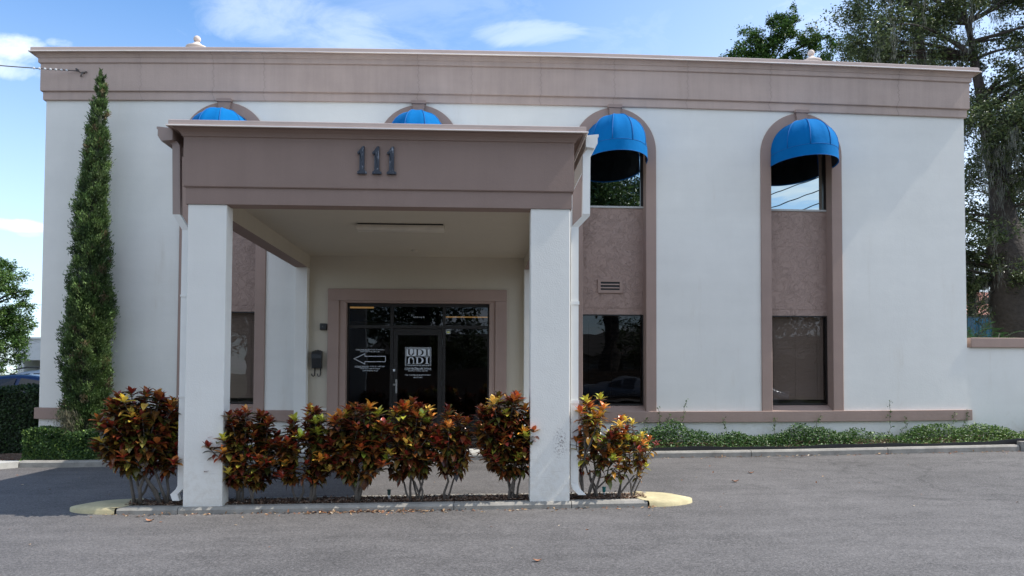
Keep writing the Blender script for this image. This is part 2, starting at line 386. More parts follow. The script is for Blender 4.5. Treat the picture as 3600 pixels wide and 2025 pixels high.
# far kerb, in lengths with joints
xs = [-7.75, -5.2, -2.6, 0.2, 2.75, 4.75, 7.2, 9.6]
for a, b in zip(xs[:-1], xs[1:]):
    tag(kerb('kerb', [(a+.006, 12.87), (b-.006, 12.87)], .14, .11, M_kerb), kind='structure')
m = MB()      # wide flush kerb end at left and raised lump at right
def slab(m, poly, zf, z0=-.06):
    n = len(poly); top = [(x, y, float(gz(x, y))+zf) for x, y in poly]; bot = [(x, y, float(gz(x, y))+z0) for x, y in poly]
    tr = tessellate_polygon([[Vector((x, y, 0)) for x, y in poly]])
    m.add(top+bot, [tuple(t_) for t_ in tr]+[(i, (i+1) % n, (i+1) % n+n, i+n) for i in range(n)])
slab(m, [(-14, 12.45), (-8.3, 12.47), (-7.95, 12.6), (-7.76, 12.87), (-7.76, 13.02), (-8.6, 13.1), (-14, 13.1)], .10)
tag(m.build('kerb_end', M_walk), kind='structure')
m = MB(); slab(m, [(9.62, 12.87), (10.1, 12.55), (11, 12.45), (16, 12.45), (16, 12.97), (9.62, 12.97)], .17)
tag(m.build('kerb_end', M_kerb), kind='structure')
# beds and walkway
g = grid_sheet('mulch_bed', list(np.arange(1.0, 16.1, .25)), list(np.arange(13.03, 13.96, .1)), lambda x, y: gz(x, 12.9)+.10+(y-13.03)*.10+.012*np.sin(x*7.3)*np.cos(y*19), M_mulch); tag(g, kind='structure')
g = grid_sheet('mulch_bed', list(np.arange(-16, -3.2, .25)), list(np.arange(13.005, 13.96, .1)), lambda x, y: gz(x, 12.9)+.08+(y-13.0)*.05+.012*np.sin(x*7.3)*np.cos(y*19), M_mulch); tag(g, kind='structure')
g = grid_sheet('walkway', list(np.arange(-3.3, 1.01, .25)), [13.011, 13.4, 13.86], lambda x, y: gz(x, 12.9)+.112, M_walk); tag(g, kind='structure')
m = MB(); n = 60; xs_ = [1.0+i*(15.0/n) for i in range(n+1)]
vs = []; fs = []
for i, x in enumerate(xs_):
    z = float(gz(x, 12.9)); wv_ = .012*math.sin(x*2.1)+.008*math.sin(x*5.3)
    if x > 9: wv_ += .03*min(1, (x-9))
    vs += [(x, 13.025+wv_*.6, z), (x, 13.025+wv_*.6, z+.165+wv_), (x, 13.05+wv_*.6, z+.165+wv_), (x, 13.05+wv_*.6, z)]
for i in range(n):
    for k in range(3): fs.append((i*4+k, i*4+4+k, i*4+5+k, i*4+1+k))
m.add(vs, fs); tag(m.build('lawn_edging', M_plastic), 'black plastic edging strip between the concrete kerb and the right mulch bed', 'edging')
# island
IY0, IY1 = 8.60, 9.22
for a, b, off in ((-4.1, -3.42, 0), (-3.42, -.3, .0), (-.3, 1.06, .0), (1.06, 1.95, 0)):
    tag(kerb('kerb', [(a+.004, IY0), (b-.004, IY0)], .15, .075, M_kerb), kind='structure')
for a, b in ((-4.15, -1.2), (-1.2, 2.05)):
    tag(kerb('kerb', [(b-.004, IY1), (a+.004, IY1)], .12, .075, M_kerb), kind='structure')
g = grid_sheet('mulch_bed', list(np.arange(-4.15, 2.01, .1)), list(np.linspace(IY0+.15, IY1-.12, 7)), lambda x, y: gz(x, y)+.058+.012*np.sin(x*9.3+y*4)*np.cos(y*23), M_mulch); tag(g, kind='structure')
def nose(xa, xb, sgn):
    m = MB(); n = 14; cx = xa; L = abs(xb-xa); cy = (IY0+IY1)/2; r = (IY1-IY0)/2
    out = [(cx+sgn*L*math.sin(math.pi*i/n), cy-r*math.cos(math.pi*i/n)) for i in range(n+1)]
    inn = [(cx-sgn*.02+sgn*.10*math.sin(math.pi*i/n)*-1, cy-r*math.cos(math.pi*i/n)) for i in range(n+1)]
    vs = []; fs = []
    for (o, q) in zip(out, inn):
        z = float(gz(*o)); vs += [(q[0], q[1], float(gz(*q))+.078), (o[0]*.75+q[0]*.25, o[1]*.96+cy*.04, z+.072), (o[0]*.99+q[0]*.01, o[1]*.995+cy*.005, z+.04), (o[0], o[1], z-.05)]
    for i in range(n):
        for k in range(3): fs.append((i*4+k, i*4+1+k, i*4+5+k, i*4+4+k) if sgn > 0 else (i*4+4+k, i*4+5+k, i*4+1+k, i*4+k))
    m.add(vs, fs); o = m.build('island_nose', M_yellow, smooth=True); tag(o, kind='structure')
nose(1.97, 2.56, 1); nose(-4.12, -4.76, -1)

# ------------------------------------------------------------------ the building
YW, YG = 13.87, 14.09
BX0, BX1 = -8.02, 9.335
B = thing('office_building', 'two-storey white stucco office building with taupe cornice and drive-through portico', 'building', (.65, YW, 0))
BAYS = [(-4.77, .60, .79), (-1.186, .585, .775), (2.51, .60, .795), (6.11, .588, .787)]
ZS = 5.785
DOOR = (-2.50, .157, .2, 2.925)
m = MB()
def arcz(c, hi, x): return ZS+math.sqrt(max(0, hi*hi-(x-c)**2))
segs = []
for (c, hi, ho) in BAYS:
    hi2 = hi+.08; n = 28
    if c == -1.186: segs.append((c, hi2, 4.5)); continue     # only the upper window here
    segs.append((c, hi2, .90))
xcuts = [BX0]
for (c, h, zb) in segs:
    xcuts += [c-h*math.cos(math.pi*i/28) for i in range(29)]
xcuts += [BX1, DOOR[0]-.06, DOOR[1]+.06]+[BX0+(BX1-BX0)*i/30 for i in range(31)]
xcuts = sorted(set(round(x, 4) for x in xcuts))
for xa, xb in zip(xcuts[:-1], xcuts[1:]):
    xm = (xa+xb)/2; holes = []
    if DOOR[0]-.06 < xm < DOOR[1]+.06: holes.append((DOOR[2], DOOR[2], DOOR[3]+.06, DOOR[3]+.06))
    for (c, h, zb) in segs:
        if abs(xm-c) < h: holes.append((zb, zb, arcz(c, h, xa), arcz(c, h, xb)))
    z0a = z0b = -.3
    for (b0, b1, t0, t1) in sorted(holes):
        m.quad((xa, YW, z0a), (xb, YW, z0b), (xb, YW, b1), (xa, YW, b0)); z0a, z0b = t0, t1
    m.quad((xa, YW, z0a), (xb, YW, z0b), (xb, YW, 7.4), (xa, YW, 7.4))
BACK = 25.0
m.quad((BX0, BACK, -.3), (BX0, YW, -.3), (BX0, YW, 7.45), (BX0, BACK, 7.45)); m.quad((BX1, YW, -.3), (BX1, BACK, -.3), (BX1, BACK, 7.45), (BX1, YW, 7.45))
m.quad((BX1, BACK, -.3), (BX0, BACK, -.3), (BX0, BACK, 7.45), (BX1, BACK, 7.45))
m.build('wall', M_wall, B, dobow=True)
m = MB(); m.box(BX0+.2, BX1-.2, YW+.1, BACK-.1, 7.2, 7.35); roof = m.build('roof', M_roofm, B)
m = MB(); m.box(BX0+.2, BX1-.2, YG+.05, BACK-.1, 3.35, 3.5); m.box(BX0+.2, BX1-.2, YG+.05, BACK-.1, .05, .2); m.build('floor_slab', M_dark, B)
m = MB()
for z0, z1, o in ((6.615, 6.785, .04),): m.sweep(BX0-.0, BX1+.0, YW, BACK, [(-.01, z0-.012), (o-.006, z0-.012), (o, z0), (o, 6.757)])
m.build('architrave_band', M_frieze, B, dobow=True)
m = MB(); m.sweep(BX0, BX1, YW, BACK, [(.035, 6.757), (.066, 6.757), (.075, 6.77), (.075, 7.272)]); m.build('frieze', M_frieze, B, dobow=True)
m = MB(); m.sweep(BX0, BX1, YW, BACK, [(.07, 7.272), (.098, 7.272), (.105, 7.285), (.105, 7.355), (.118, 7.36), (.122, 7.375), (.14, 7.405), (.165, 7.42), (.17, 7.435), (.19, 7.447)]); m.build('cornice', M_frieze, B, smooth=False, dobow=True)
m = MB(); m.sweep(BX0, BX1, YW, BACK, [(.18, 7.446), (.198, 7.444), (.200, 7.452), (.196, 7.458), (.195, 7.518), (.18, 7.53), (-.35, 7.52), (-.35, 7.3)]); m.build('roof_edge', M_metal, B, dobow=True)
M_glint = simple('glint_metal', (.80, .70, .62), .22, .55, .04, 2)  # pale colour stands in for the bright highlight along the roof lip
m = MB(); m.sweep(BX0, BX1, YW, BACK, [(.197, 7.434), (.216, 7.430), (.224, 7.438), (.222, 7.452), (.197, 7.459)]); m.build('drip_edge_glint', M_glint, B, smooth=False, dobow=True)
m = MB(); m.sweep(-3.41, 1.062, 8.65, YW+.01, [(.152, 4.406), (.168, 4.402), (.174, 4.409), (.172, 4.420), (.152, 4.426)], 6); m.build('drip_edge_glint', M_glint, B)
# belt course
m = MB()
m.box(BX0-.055, DOOR[0]-.335, YW-.06, YW+.01, .762, .965, 20); m.box(DOOR[1]+.33, BX1+.05, YW-.06, YW+.01, .762, .965, 20)
m.box(BX0-.055, BX0+.01, YW+.0101, BACK, .762, .965, 1)
m.build('belt_course', M_taupe, B, dobow=True, bevel=.008)
# arched bays
def ringpts(c, h, zb, n=28):
    return [(c-h, zb), (c-h, (zb+ZS)/2)]+[(c-h*math.cos(math.pi*i/n), ZS+h*math.sin(math.pi*i/n)) for i in range(n+1)]+[(c+h, (zb+ZS)/2), (c+h, zb)]
def blinds(name, x0, x1, z0, z1, y, closed, mt, parent):
    m = MB(); n = int((z1-z0)/.026); dx = .004
    for i in range(n):
        z = z0+(i+.5)*(z1-z0)/n
        if closed: m.quad((x0, y-.003, z-.0125), (x1, y-.003, z-.0125), (x1, y+.006, z+.0125), (x0, y+.006, z+.0125))
        else: m.quad((x0, y-.012, z-.003), (x1, y-.012, z-.003), (x1, y+.012, z+.003), (x0, y+.012, z+.003))
    for x in (x0+.13, (x0+x1)/2, x1-.13): m.box(x-.003, x+.003, y-.016, y-.014, z0, z1)
    m.box(x0, x1, y-.015, y+.02, z1, z1+.03); m.box(x0, x1, y-.012, y+.012, z0-.02, z0-.005)
    return m.build(name, mt, parent)
M_bl_l = simple('blind_slats_taupe', (.46, .40, .36), .6, var=.05); M_bl_d = simple('blind_slats_brown', (.13, .10, .08), .6)
def inpoly_panel(m, c, h, z0, y, n=28):    # arched glass above z0
    pts = [(c-h*math.cos(math.pi*i/n), ZS+h*math.sin(math.pi*i/n)) for i in range(n+1)]
    for (a, b) in zip(pts[:-1], pts[1:]): m.quad((a[0], y, z0), (b[0], y, z0), (b[0], y, b[1]), (a[0], y, a[1]))
for bi, (c, hi, ho) in enumerate(BAYS):
    has_low = bi != 1; zb = .95 if has_low else 4.55
    S = MB(); pin = ringpts(c, hi, zb); pout = ringpts(c, ho, zb); yf = YW-.035; n = len(pin)
    vs = []
    for (a, b) in zip(pin, pout):
        vs += [(a[0], YG+.01, a[1]), (a[0], yf+.006, a[1]), (a[0]+(b[0]-a[0])*.04, yf, a[1]+(b[1]-a[1])*.04), (b[0]+(a[0]-b[0])*.04, yf, b[1]+(a[1]-b[1])*.04), (b[0], yf+.006, b[1]), (b[0], YW+.003, b[1])]
    fs = [(i*6+k, i*6+6+k, i*6+7+k, i*6+1+k) for i in range(n-1) for k in range(5)]
    S.add(vs, fs); so_ = S.build('window_surround', M_taupe, B, dobow=True)
    if has_low:
        m = MB(); m.add([(c-hi, yf+.004, .955), (c+hi, yf+.004, .955), (c+hi, YG+.01, 1.062), (c-hi, YG+.01, 1.062), (c-hi, yf+.004, .90), (c+hi, yf+.004, .90)], [(0, 1, 2, 3), (4, 5, 1, 0)])
        m.build('sill', M_taupe, so_, dobow=True)
    m = MB()
    m.prism([(c-.083, 6.32), (c+.083, 6.32), (c+.115, 6.565), (c-.115, 6.565)], YW-.085, YW-.034); m.prism([(c-.137, 6.565), (c+.137, 6.565), (c+.137, 6.622), (c-.137, 6.622)], YW-.105, YW-.02)
    m.build('keystone', M_taupe, so_, dobow=True, bevel=.006)
    # spandrel
    if has_low:
        m = MB(); m.box(c-hi-.02, c+hi+.02, YG, YG+.06, 2.89, 4.765); m.box(c-hi-.02, c+hi+.02, YG-.004, YG+.06, 2.762, 2.883)
        m.box(c-hi-.02, c+hi+.02, YG-.010, YG+.03, 2.8832, 2.8898)
        sp_ = m.build('spandrel_panel', M_span, B, dobow=True)
    # upper window
    fr = MB(); y0 = YG-.012; y1 = YG+.05
    fr.box(c-hi-.01, c-hi+.028, y0, y1, 4.80, ZS+.05); fr.box(c+hi-.05, c+hi+.01, y0, y1, 4.80, ZS+.05)
    fo = ringpts(c, hi+.01, ZS-.02)[2:-2]; fi = ringpts(c, hi-.03, ZS-.02)[2:-2]
    for (a, b, a2, b2) in zip(fo[:-1], fo[1:], fi[:-1], fi[1:]): fr.quad((a[0], y0, a[1]), (a2[0], y0, a2[1]), (b2[0], y0, b2[1]), (b[0], y0, b[1]))
    W_ = fr.build('window', M_frame, B, dobow=True)
    g_ = MB(); inpoly_panel(g_, c, hi-.01, 4.79, YG+.02); g_.build('pane', M_gmir, W_, dobow=True)
    g_ = MB(); g_.box(c-hi, c+hi, y0-.012, y1, 4.766, 4.80); g_.build('frame_sill', M_ltgrey, W_, dobow=True)
    if has_low:
        z0, z1 = 1.075, 2.76; fr = MB()
        fr.box(c-hi-.01, c-hi+.018, y0, y1, z0, z1); fr.box(c+hi-.022, c+hi+.01, y0, y1, z0, z1); fr.box(c-hi+.0182, c+hi-.0222, y0, y1, z1-.018, z1); fr.box(c-hi+.0182, c+hi-.0222, y0, y1, z0-.004, z0+.02)
        W_ = fr.build('window', M_frame, B, dobow=True)
        g_ = MB(); g_.quad((c-hi, YG+.02, z0), (c+hi, YG+.02, z0), (c+hi, YG+.02, z1), (c-hi, YG+.02, z1)); g_.build('pane', M_gdark if bi == 2 else M_gblind, W_, dobow=True)
        cl_ = bi != 2
        blinds('blind', c-hi+.03, c+hi-.03, z0+.08, z1-.05, YG+.10, cl_, M_bl_l if cl_ else M_bl_d, W_)
    if bi == 2:
        m = MB(); vx0, vx1, vz0, vz1 = 2.232, 2.705, 3.165, 3.425; e = .052
        m.box(vx0, vx1, YG-.028, YG+.001, vz1-e, vz1); m.box(vx0, vx1, YG-.028, YG+.001, vz0, vz0+e); m.box(vx0, vx0+e, YG-.028, YG+.001, vz0+e, vz1-e); m.box(vx1-e, vx1, YG-.028, YG+.001, vz0+e, vz1-e)
        v_ = m.build('vent', M_taupe, B, dobow=True)
        m = MB(); m.box(vx0+e, vx1-e, YG-.004, YG-.002, vz0+e, vz1-e); m.build('vent_opening', M_black, v_, dobow=True)
        m = MB()
        for k in range(2):
            z = vz0+e+.040+k*.062; m.add([(vx0+e, YG-.026, z), (vx1-e, YG-.026, z), (vx1-e, YG-.006, z+.018), (vx0+e, YG-.006, z+.018), (vx0+e, YG-.026, z-.008), (vx1-e, YG-.026, z-.008)], [(0, 1, 2, 3), (4, 5, 1, 0)])
        m.build('louvre', M_taupe, v_, dobow=True)
    # awning
    a, p, h = .595, .84, .655; zr, zs_, yb = 5.545, 5.745, YW-.04; G = 5; sub = 4; nt = 9
    def ap(th, ph, inset=0.0):
        u_ = (ph/math.pi*G) % 1.0; sag = 1-.085*math.sin(math.pi*u_)*max(0, math.sin(2*th))**.7 if 0 < u_ < 1 else 1
        bul = 1+.05*math.sin(2*th)
        return (c-(a-inset)*math.cos(th)*math.cos(ph)*sag*bul, yb-(p-inset)*math.cos(th)**.92*math.sin(ph)*sag*bul, zs_+(h-inset)*math.sin(th)*(1 if th < 1.5 else 1))
    m = MB(); np_ = G*sub; vs = []; fs = []
    for j in range(nt+1):
        th = math.pi/2*j/nt*.985
        for i in range(np_+1): vs.append(ap(th, math.pi*i/np_))
    for j in range(nt):
        for i in range(np_): fs.append((j*(np_+1)+i, j*(np_+1)+i+1, (j+1)*(np_+1)+i+1, (j+1)*(np_+1)+i))
    m.add(vs, fs); A = m.build('awning', M_awn, B, smooth=True, dobow=True)
    m = MB(); vs = []; fs = []
    for j, (z, k) in enumerate(((zs_, 1.0), (zs_-.10, 1.008), (zr, 1.012))):
        for i in range(np_+1):
            q = ap(0, math.pi*i/np_); vs.append((c+(q[0]-c)*k, yb+(q[1]-yb)*k, z))
    for j in range(2):
        for i in range(np_): fs.append((j*(np_+1)+i+1, j*(np_+1)+i, (j+1)*(np_+1)+i, (j+1)*(np_+1)+i+1))
    m.add(vs, fs); m.build('valance', M_awn, A, smooth=True, dobow=True)
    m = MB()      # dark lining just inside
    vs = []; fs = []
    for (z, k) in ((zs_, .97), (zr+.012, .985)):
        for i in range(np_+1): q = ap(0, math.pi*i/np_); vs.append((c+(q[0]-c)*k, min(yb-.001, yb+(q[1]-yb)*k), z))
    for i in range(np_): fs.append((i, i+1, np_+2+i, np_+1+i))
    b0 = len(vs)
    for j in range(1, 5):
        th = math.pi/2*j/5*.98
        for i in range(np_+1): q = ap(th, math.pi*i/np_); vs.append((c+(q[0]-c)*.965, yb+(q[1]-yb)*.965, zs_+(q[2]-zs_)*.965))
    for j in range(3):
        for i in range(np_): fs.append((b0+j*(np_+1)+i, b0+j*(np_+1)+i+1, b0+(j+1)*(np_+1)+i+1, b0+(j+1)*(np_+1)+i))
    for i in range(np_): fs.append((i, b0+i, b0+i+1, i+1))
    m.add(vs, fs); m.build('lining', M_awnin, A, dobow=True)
    m = MB()
    for k in range(1, G):
        m.tube([tuple(Vector(ap(math.pi/2*j/nt*.985, math.pi*k/G))*1.0) for j in range(nt+1)], .008, 5)
    m.tube([ap(0, math.pi*i/np_) for i in range(np_+1)], .005, 5); m.tube([(c+(ap(0, math.pi*i/np_)[0]-c)*1.012, yb+(ap(0, math.pi*i/np_)[1]-yb)*1.012, zr) for i in range(np_+1)], .006, 5)
    m.build('piping', M_seam, A, smooth=True, dobow=True)
# finials on the roof behind
for (fx, fz, k) in ((-6.89, 9.72, 1.0), (8.216, 9.72, .98)):
    m = MB(); pr = [(.26, -1.6), (.26, -.40), (.235, -.36), (.235, -.31), (.26, -.30), (.255, -.265), (.16, -.22), (.085, -.165), (.055, -.13), (.05, -.11)]
    m.lathe((fx, 18, fz), [(r*k, z) for r, z in pr]+[(.085*math.cos(q), -.055+.085*math.sin(q)) for q in np.linspace(-.9, 1.57, 8)], 20)
    m.build('finial', simple('pale_cast_stone', (.62, .52, .46), .8), B, smooth=True)
    MB().box(fx-.24, fx+.24, 17.76, 18.24, 7.3, fz-1.6).build('chimney', M_wall, B)
# ---- storefront
x0, x1, z1 = DOOR[0], DOOR[1], DOOR[3]; yS = YW+.14
m = MB()      # outer surround: left, right, head, proud of the wall
m.box(-2.832, -2.626, YW-.05, YW+.005, .0, 2.96); m.box(.267, .482, YW-.05, YW+.005, .0, 2.96); m.box(-2.832, .482, YW-.05, YW+.005, 2.9602, 3.178)
m.box(-2.6258, x0, YW-.022, yS+.06, .0, z1); m.box(x1, .2668, YW-.022, yS+.06, .0, z1); m.box(-2.6258, .2668, YW-.022, yS+.06, z1+.0002, 2.96)
m.build('door_surround', M_taupe, B, bevel=.006)
m = MB(); yf0, yf1 = yS-.02, yS+.05
def fb(xa, xb, za, zb_): m.box(xa, xb, yf0, yf1, za, zb_)
fb(x0+.001, -2.465, .15, z1-.001); fb(.125, x1-.001, .15, z1-.001); fb(-2.4648, .1248, 2.865, z1-.001)
fb(-1.70, -1.64, .15, 2.8648); fb(-.72, -.665, .15, 2.8648)
fb(-2.4648, -1.7002, 2.455, 2.515); fb(-1.6398, -.7202, 2.455, 2.515); fb(-.6648, .1248, 2.455, 2.515); fb(-2.4648, -1.7002, .15, .30); fb(-.6648, .1248, .15, .30)
F = m.build('storefront_frame', M_frame, B)
def pane(a, b, c_, d, par, nm='pane'):
    MB().quad((a, yS+.015, c_), (b, yS+.015, c_), (b, yS+.015, d), (a, yS+.015, d)).build(nm, M_gdoor, par)
for (a, b, c_, d) in ((-2.466, -1.699, .295, 2.456), (-.666, .126, .295, 2.456), (-2.466, -1.699, 2.514, 2.866), (-1.641, -.719, 2.514, 2.866), (-.666, .126, 2.514, 2.866)): pane(a, b, c_, d, F)
m = MB(); yd0, yd1 = yS-.026, yS+.03
for q in ((-1.632, -1.557, .2, 2.445), (-.808, -.726, .2, 2.445), (-1.5568, -.8082, 2.33, 2.445), (-1.5568, -.8082, .2, .42)): m.box(q[0], q[1], yd0, yd1, q[2], q[3])
DR = m.build('door', M_frame, B)
pane(-1.558, -.807, .419, 2.331, DR)
m = MB(); m.box(-1.585, -1.557, yd0-.055, yd0-.035, 1.24, 1.50); m.box(-1.58, -1.562, yd0-.036, yd0+.002, 1.27, 1.29); m.box(-1.58, -1.562, yd0-.036, yd0+.002, 1.45, 1.47); m.build('door_handle', M_alum, DR, bevel=.003)
m = MB(); m.tube([(-1.617, yd0-.014, 1.40), (-1.617, yd0+.002, 1.40)], .020, 14); m.build('lock', M_alum, DR)
for z in (1.42, 2.20): MB().tube([(-.723, yd0-.012, z-.06), (-.723, yd0-.012, z+.06)], .008, 8).build('hinge', M_frame, DR)
m = MB(); m.box(-1.64, -1.60, yd0-.004, yd0-.002, 1.65, 1.69); m.build('sticker', M_vinyl, DR)
m = MB(); m.box(-.655, -.575, yS+.008, yS+.011, 2.36, 2.44); st = m.build('sticker', M_vinyl, F)
MB().box(-.645, -.585, yS+.006, yS+.0075, 2.375, 2.405).build('sticker_print', simple('yellow_print', (.55, .55, .12), .6), F)
MB().box(-.648, -.582, yS+.006, yS+.0075, 2.415, 2.430).build('sticker_print', simple('dark_print', (.06, .10, .06), .6), F)
# lettering (flat vinyl on the glass)
yL = yS+.010
def text(s, xc, zc, size, parent, name='lettering', width=None, mt=None, y=None):
    cu = bpy.data.curves.new('t', 'FONT'); cu.body = s; cu.size = size; cu.align_x = 'CENTER'; cu.align_y = 'CENTER'; cu.resolution_u = 3; cu.offset = size*.012
    o = bpy.data.objects.new('t', cu); COL.objects.link(o); bpy.context.view_layer.update()
    me = bpy.data.meshes.new_from_object(o.evaluated_get(bpy.context.evaluated_depsgraph_get())); COL.objects.unlink(o); bpy.data.objects.remove(o)
    v = np.array([p.co[:] for p in me.vertices]); wd = v[:, 0].max()-v[:, 0].min(); k = width/wd if width else 1
    me.transform(Matrix.Translation((xc, y or yL, zc)) @ Matrix.Rotation(math.pi/2, 4, 'X') @ Matrix.Diagonal((k, 1, 1, 1)))
    me.name = name; return link(name, me, mt or M_vinyl, parent)
def PX(u): return -2.832+(u-1152.7)*(.482+2.832)/(1781-1152.7)
def PZ(v): return 3.178-(v-1017.5)*(3.178-2.201)/(1200-1017.5)
L = F
text('WHEELCHAIR ACCESS AT SIDE OF BUILDING', PX(1295.5), PZ(1227.5), .030, L, width=PX(1346)-PX(1245))
text('Please Inform Front Office Staff', PX(1295.5), PZ(1234.5), .028, L, width=PX(1330)-PX(1262))
text('WOMENS IMAGING – SUITE 2E – UPSTAIRS', PX(1295), PZ(1286.5), .030, L, width=PX(1349)-PX(1242))
text('PLEASE GO TO SIDE ENTRANCE', PX(1296), PZ(1294), .028, L, width=PX(1331)-PX(1261))
text('(with wheelchair ramp)', PX(1297), PZ(1301), .028, L, width=PX(1325)-PX(1271))
MB().box(PX(1245), PX(1295), yL, yL+.001, PZ(1231)-.001, PZ(1231)+.003).build('underline', M_vinyl, L)
MB().box(PX(1242), PX(1291), yL, yL+.001, PZ(1290)-.001, PZ(1290)+.003).build('underline', M_vinyl, L)
# outlined arrow
m = MB(); oa = [(1237, 1259.5), (1279, 1240), (1279, 1249.5), (1352, 1249.5), (1352, 1270.5), (1279, 1270.5), (1279, 1279.5)]
ia = [(1242.5, 1259.5), (1277, 1243.6), (1277, 1251.6), (1350, 1251.6), (1350, 1268.4), (1277, 1268.4), (1277, 1276)]
for i in range(7):
    j = (i+1) % 7; q = [(PX(p[0]), yL, PZ(p[1])) for p in (oa[i], oa[j], ia[j], ia[i])]; m.quad(*q)
m.build('arrow', M_vinyl, L)
text('SUITES 1A & 1B', PX(1468), PZ(1112.5), .034, L, width=PX(1487)-PX(1449))
yT = yL
MBx = MB()
def rect(m, u0, v0, u1, v1, y): m.quad((PX(u0), y, PZ(v1)), (PX(u1), y, PZ(v1)), (PX(u1), y, PZ(v0)), (PX(u0), y, PZ(v0)))
m = MB()
for (o, w_) in ((0, 1.1), (2.8, .9)):
    u0, v0, u1, v1 = 1420.5+o, 1218+o, 1512.5-o, 1283.5-o
    rect(m, u0, v0, u1, v0+w_, yT); rect(m, u0, v1-w_, u1, v1, yT); rect(m, u0, v0+w_, u0+w_, v1-w_, yT); rect(m, u1-w_, v0+w_, u1, v1-w_, yT)
rect(m, 1425.5, 1223, 1507.5, 1249.6, yT)
m.build('logo_plate', M_vinyl, DR)
def letters(flip, y):
    m = MB()
    def P_(u, v): return (PX(u), y, PZ(v if not flip else 2*1250.2-v))
    def R(u0, v0, u1, v1): m.quad(P_(u0, v1), P_(u1, v1), P_(u1, v0), P_(u0, v0))
    def arc(cx, cy, ro_u, ro_v, ri_u, ri_v, a0, a1, n=14):
        for i in range(n):
            t0 = a0+(a1-a0)*i/n; t1 = a0+(a1-a0)*(i+1)/n
            m.quad(P_(cx+ro_u*math.cos(t0), cy+ro_v*math.sin(t0)), P_(cx+ro_u*math.cos(t1), cy+ro_v*math.sin(t1)), P_(cx+ri_u*math.cos(t1), cy+ri_v*math.sin(t1)), P_(cx+ri_u*math.cos(t0), cy+ri_v*math.sin(t0)))
    T, Bm = 1224.5, 1247.8
    R(1428, T, 1440, T+1.3); R(1431, T+1.3, 1436.5, Bm-9); R(1446, T, 1455, T+1.3); R(1449.3, T+1.3, 1451.8, Bm-9)      # U
    arc(1441.4, Bm-9, 10.4, 9, 4.9, 6.3, math.pi, 0)
    R(1457, T, 1461, T+1.3); R(1457, Bm-1.3, 1461, Bm); R(1460.5, T, 1466, Bm); R(1466, T, 1470, T+1.5); R(1466, Bm-1.5, 1470, Bm)      # D
    arc(1470, (T+Bm)/2, 16, (Bm-T)/2, 9.5, (Bm-T)/2-1.5, -math.pi/2, math.pi/2)
    R(1490, T, 1505, T+1.3); R(1490, Bm-1.3, 1505, Bm); R(1494.8, T+1.3, 1500.4, Bm-1.3)      # I
    return m
letters(False, yL-.002).build('logo_letter', M_black, DR); letters(True, yL-.0005).build('logo_letter', M_vinyl, DR)
text('University Diagnostic Institute', PX(1466.5), PZ(1291.5), .040, DR, width=PX(1512)-PX(1420))
MB().quad((PX(1418), yL, PZ(1297.5)), (PX(1514), yL, PZ(1297.5)), (PX(1514), yL, PZ(1296.5)), (PX(1418), yL, PZ(1296.5))).build('lettering', M_vinyl, DR)
text('Winter Park • Orlando • Lake Mary', PX(1466), PZ(1301), .028, DR, width=PX(1501)-PX(1431))
text('CALL TO SCHEDULE AN APPOINTMENT', PX(1466), PZ(1316), .030, DR, width=PX(1512)-PX(1420))
text('407-975-3315', PX(1466), PZ(1324), .030, DR, width=PX(1482)-PX(1450))
# lit tubes on the ceiling of the lobby
M_lamp, t = mat('lobby_lamp'); finish(t, t.new('ShaderNodeEmission', inp={0: (1, .62, .22, 1), 1: .55}).outputs[0])
MB().box(-3.2, -2.62, 18.0, 18.25, 3.20, 3.25).build('lobby_light', M_lamp, B); MB().box(-.86, .6, 18.0, 18.03, 2.975, 3.0).build('lobby_light', M_lamp, B)
# ---- portico
PX0, PX1, PY0 = -3.41, 1.062, 8.65
def column(x0, x1): MB().box(x0, x1, 8.665, 8.885, -.05, 3.552).build('column', M_col, B, bevel=.008)
column(-3.388, -2.946); column(.580, 1.044)
def pil(x0, x1): MB().box(x0, x1, 13.70, YW+.01, 0, 3.552).build('pilaster', M_wall, B, bevel=.006)
pil(-3.40, -3.185); pil(.80, 1.04)
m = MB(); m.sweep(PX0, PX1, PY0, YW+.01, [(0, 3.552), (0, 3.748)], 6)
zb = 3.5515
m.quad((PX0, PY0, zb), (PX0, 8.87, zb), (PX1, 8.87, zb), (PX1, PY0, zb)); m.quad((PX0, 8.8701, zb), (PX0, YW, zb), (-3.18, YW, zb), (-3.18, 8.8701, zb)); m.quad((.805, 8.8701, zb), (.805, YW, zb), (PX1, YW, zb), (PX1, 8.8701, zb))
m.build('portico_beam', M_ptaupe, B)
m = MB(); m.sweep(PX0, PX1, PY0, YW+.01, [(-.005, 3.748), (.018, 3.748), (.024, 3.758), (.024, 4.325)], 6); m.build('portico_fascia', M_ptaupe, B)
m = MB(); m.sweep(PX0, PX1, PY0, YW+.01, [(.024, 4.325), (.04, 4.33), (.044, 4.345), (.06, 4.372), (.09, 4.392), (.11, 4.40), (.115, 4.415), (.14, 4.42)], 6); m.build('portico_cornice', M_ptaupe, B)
m = MB(); m.sweep(PX0, PX1, PY0, YW+.01, [(.13, 4.418), (.156, 4.414), (.158, 4.420), (.151, 4.424), (.150, 4.478), (.14, 4.484), (.0, 4.475)], 6)
m.build('portico_roof_edge', M_metal, B)
MB().quad((PX0-.01, PY0-.01, 4.477), (PX1+.01, PY0-.01, 4.477), (PX1+.01, YW, 4.53), (PX0-.01, YW, 4.53)).build('portico_roof', M_roofm, B)
m = MB(); zc = 3.79; xi0, xi1, yi0 = -3.18, .805, 8.87
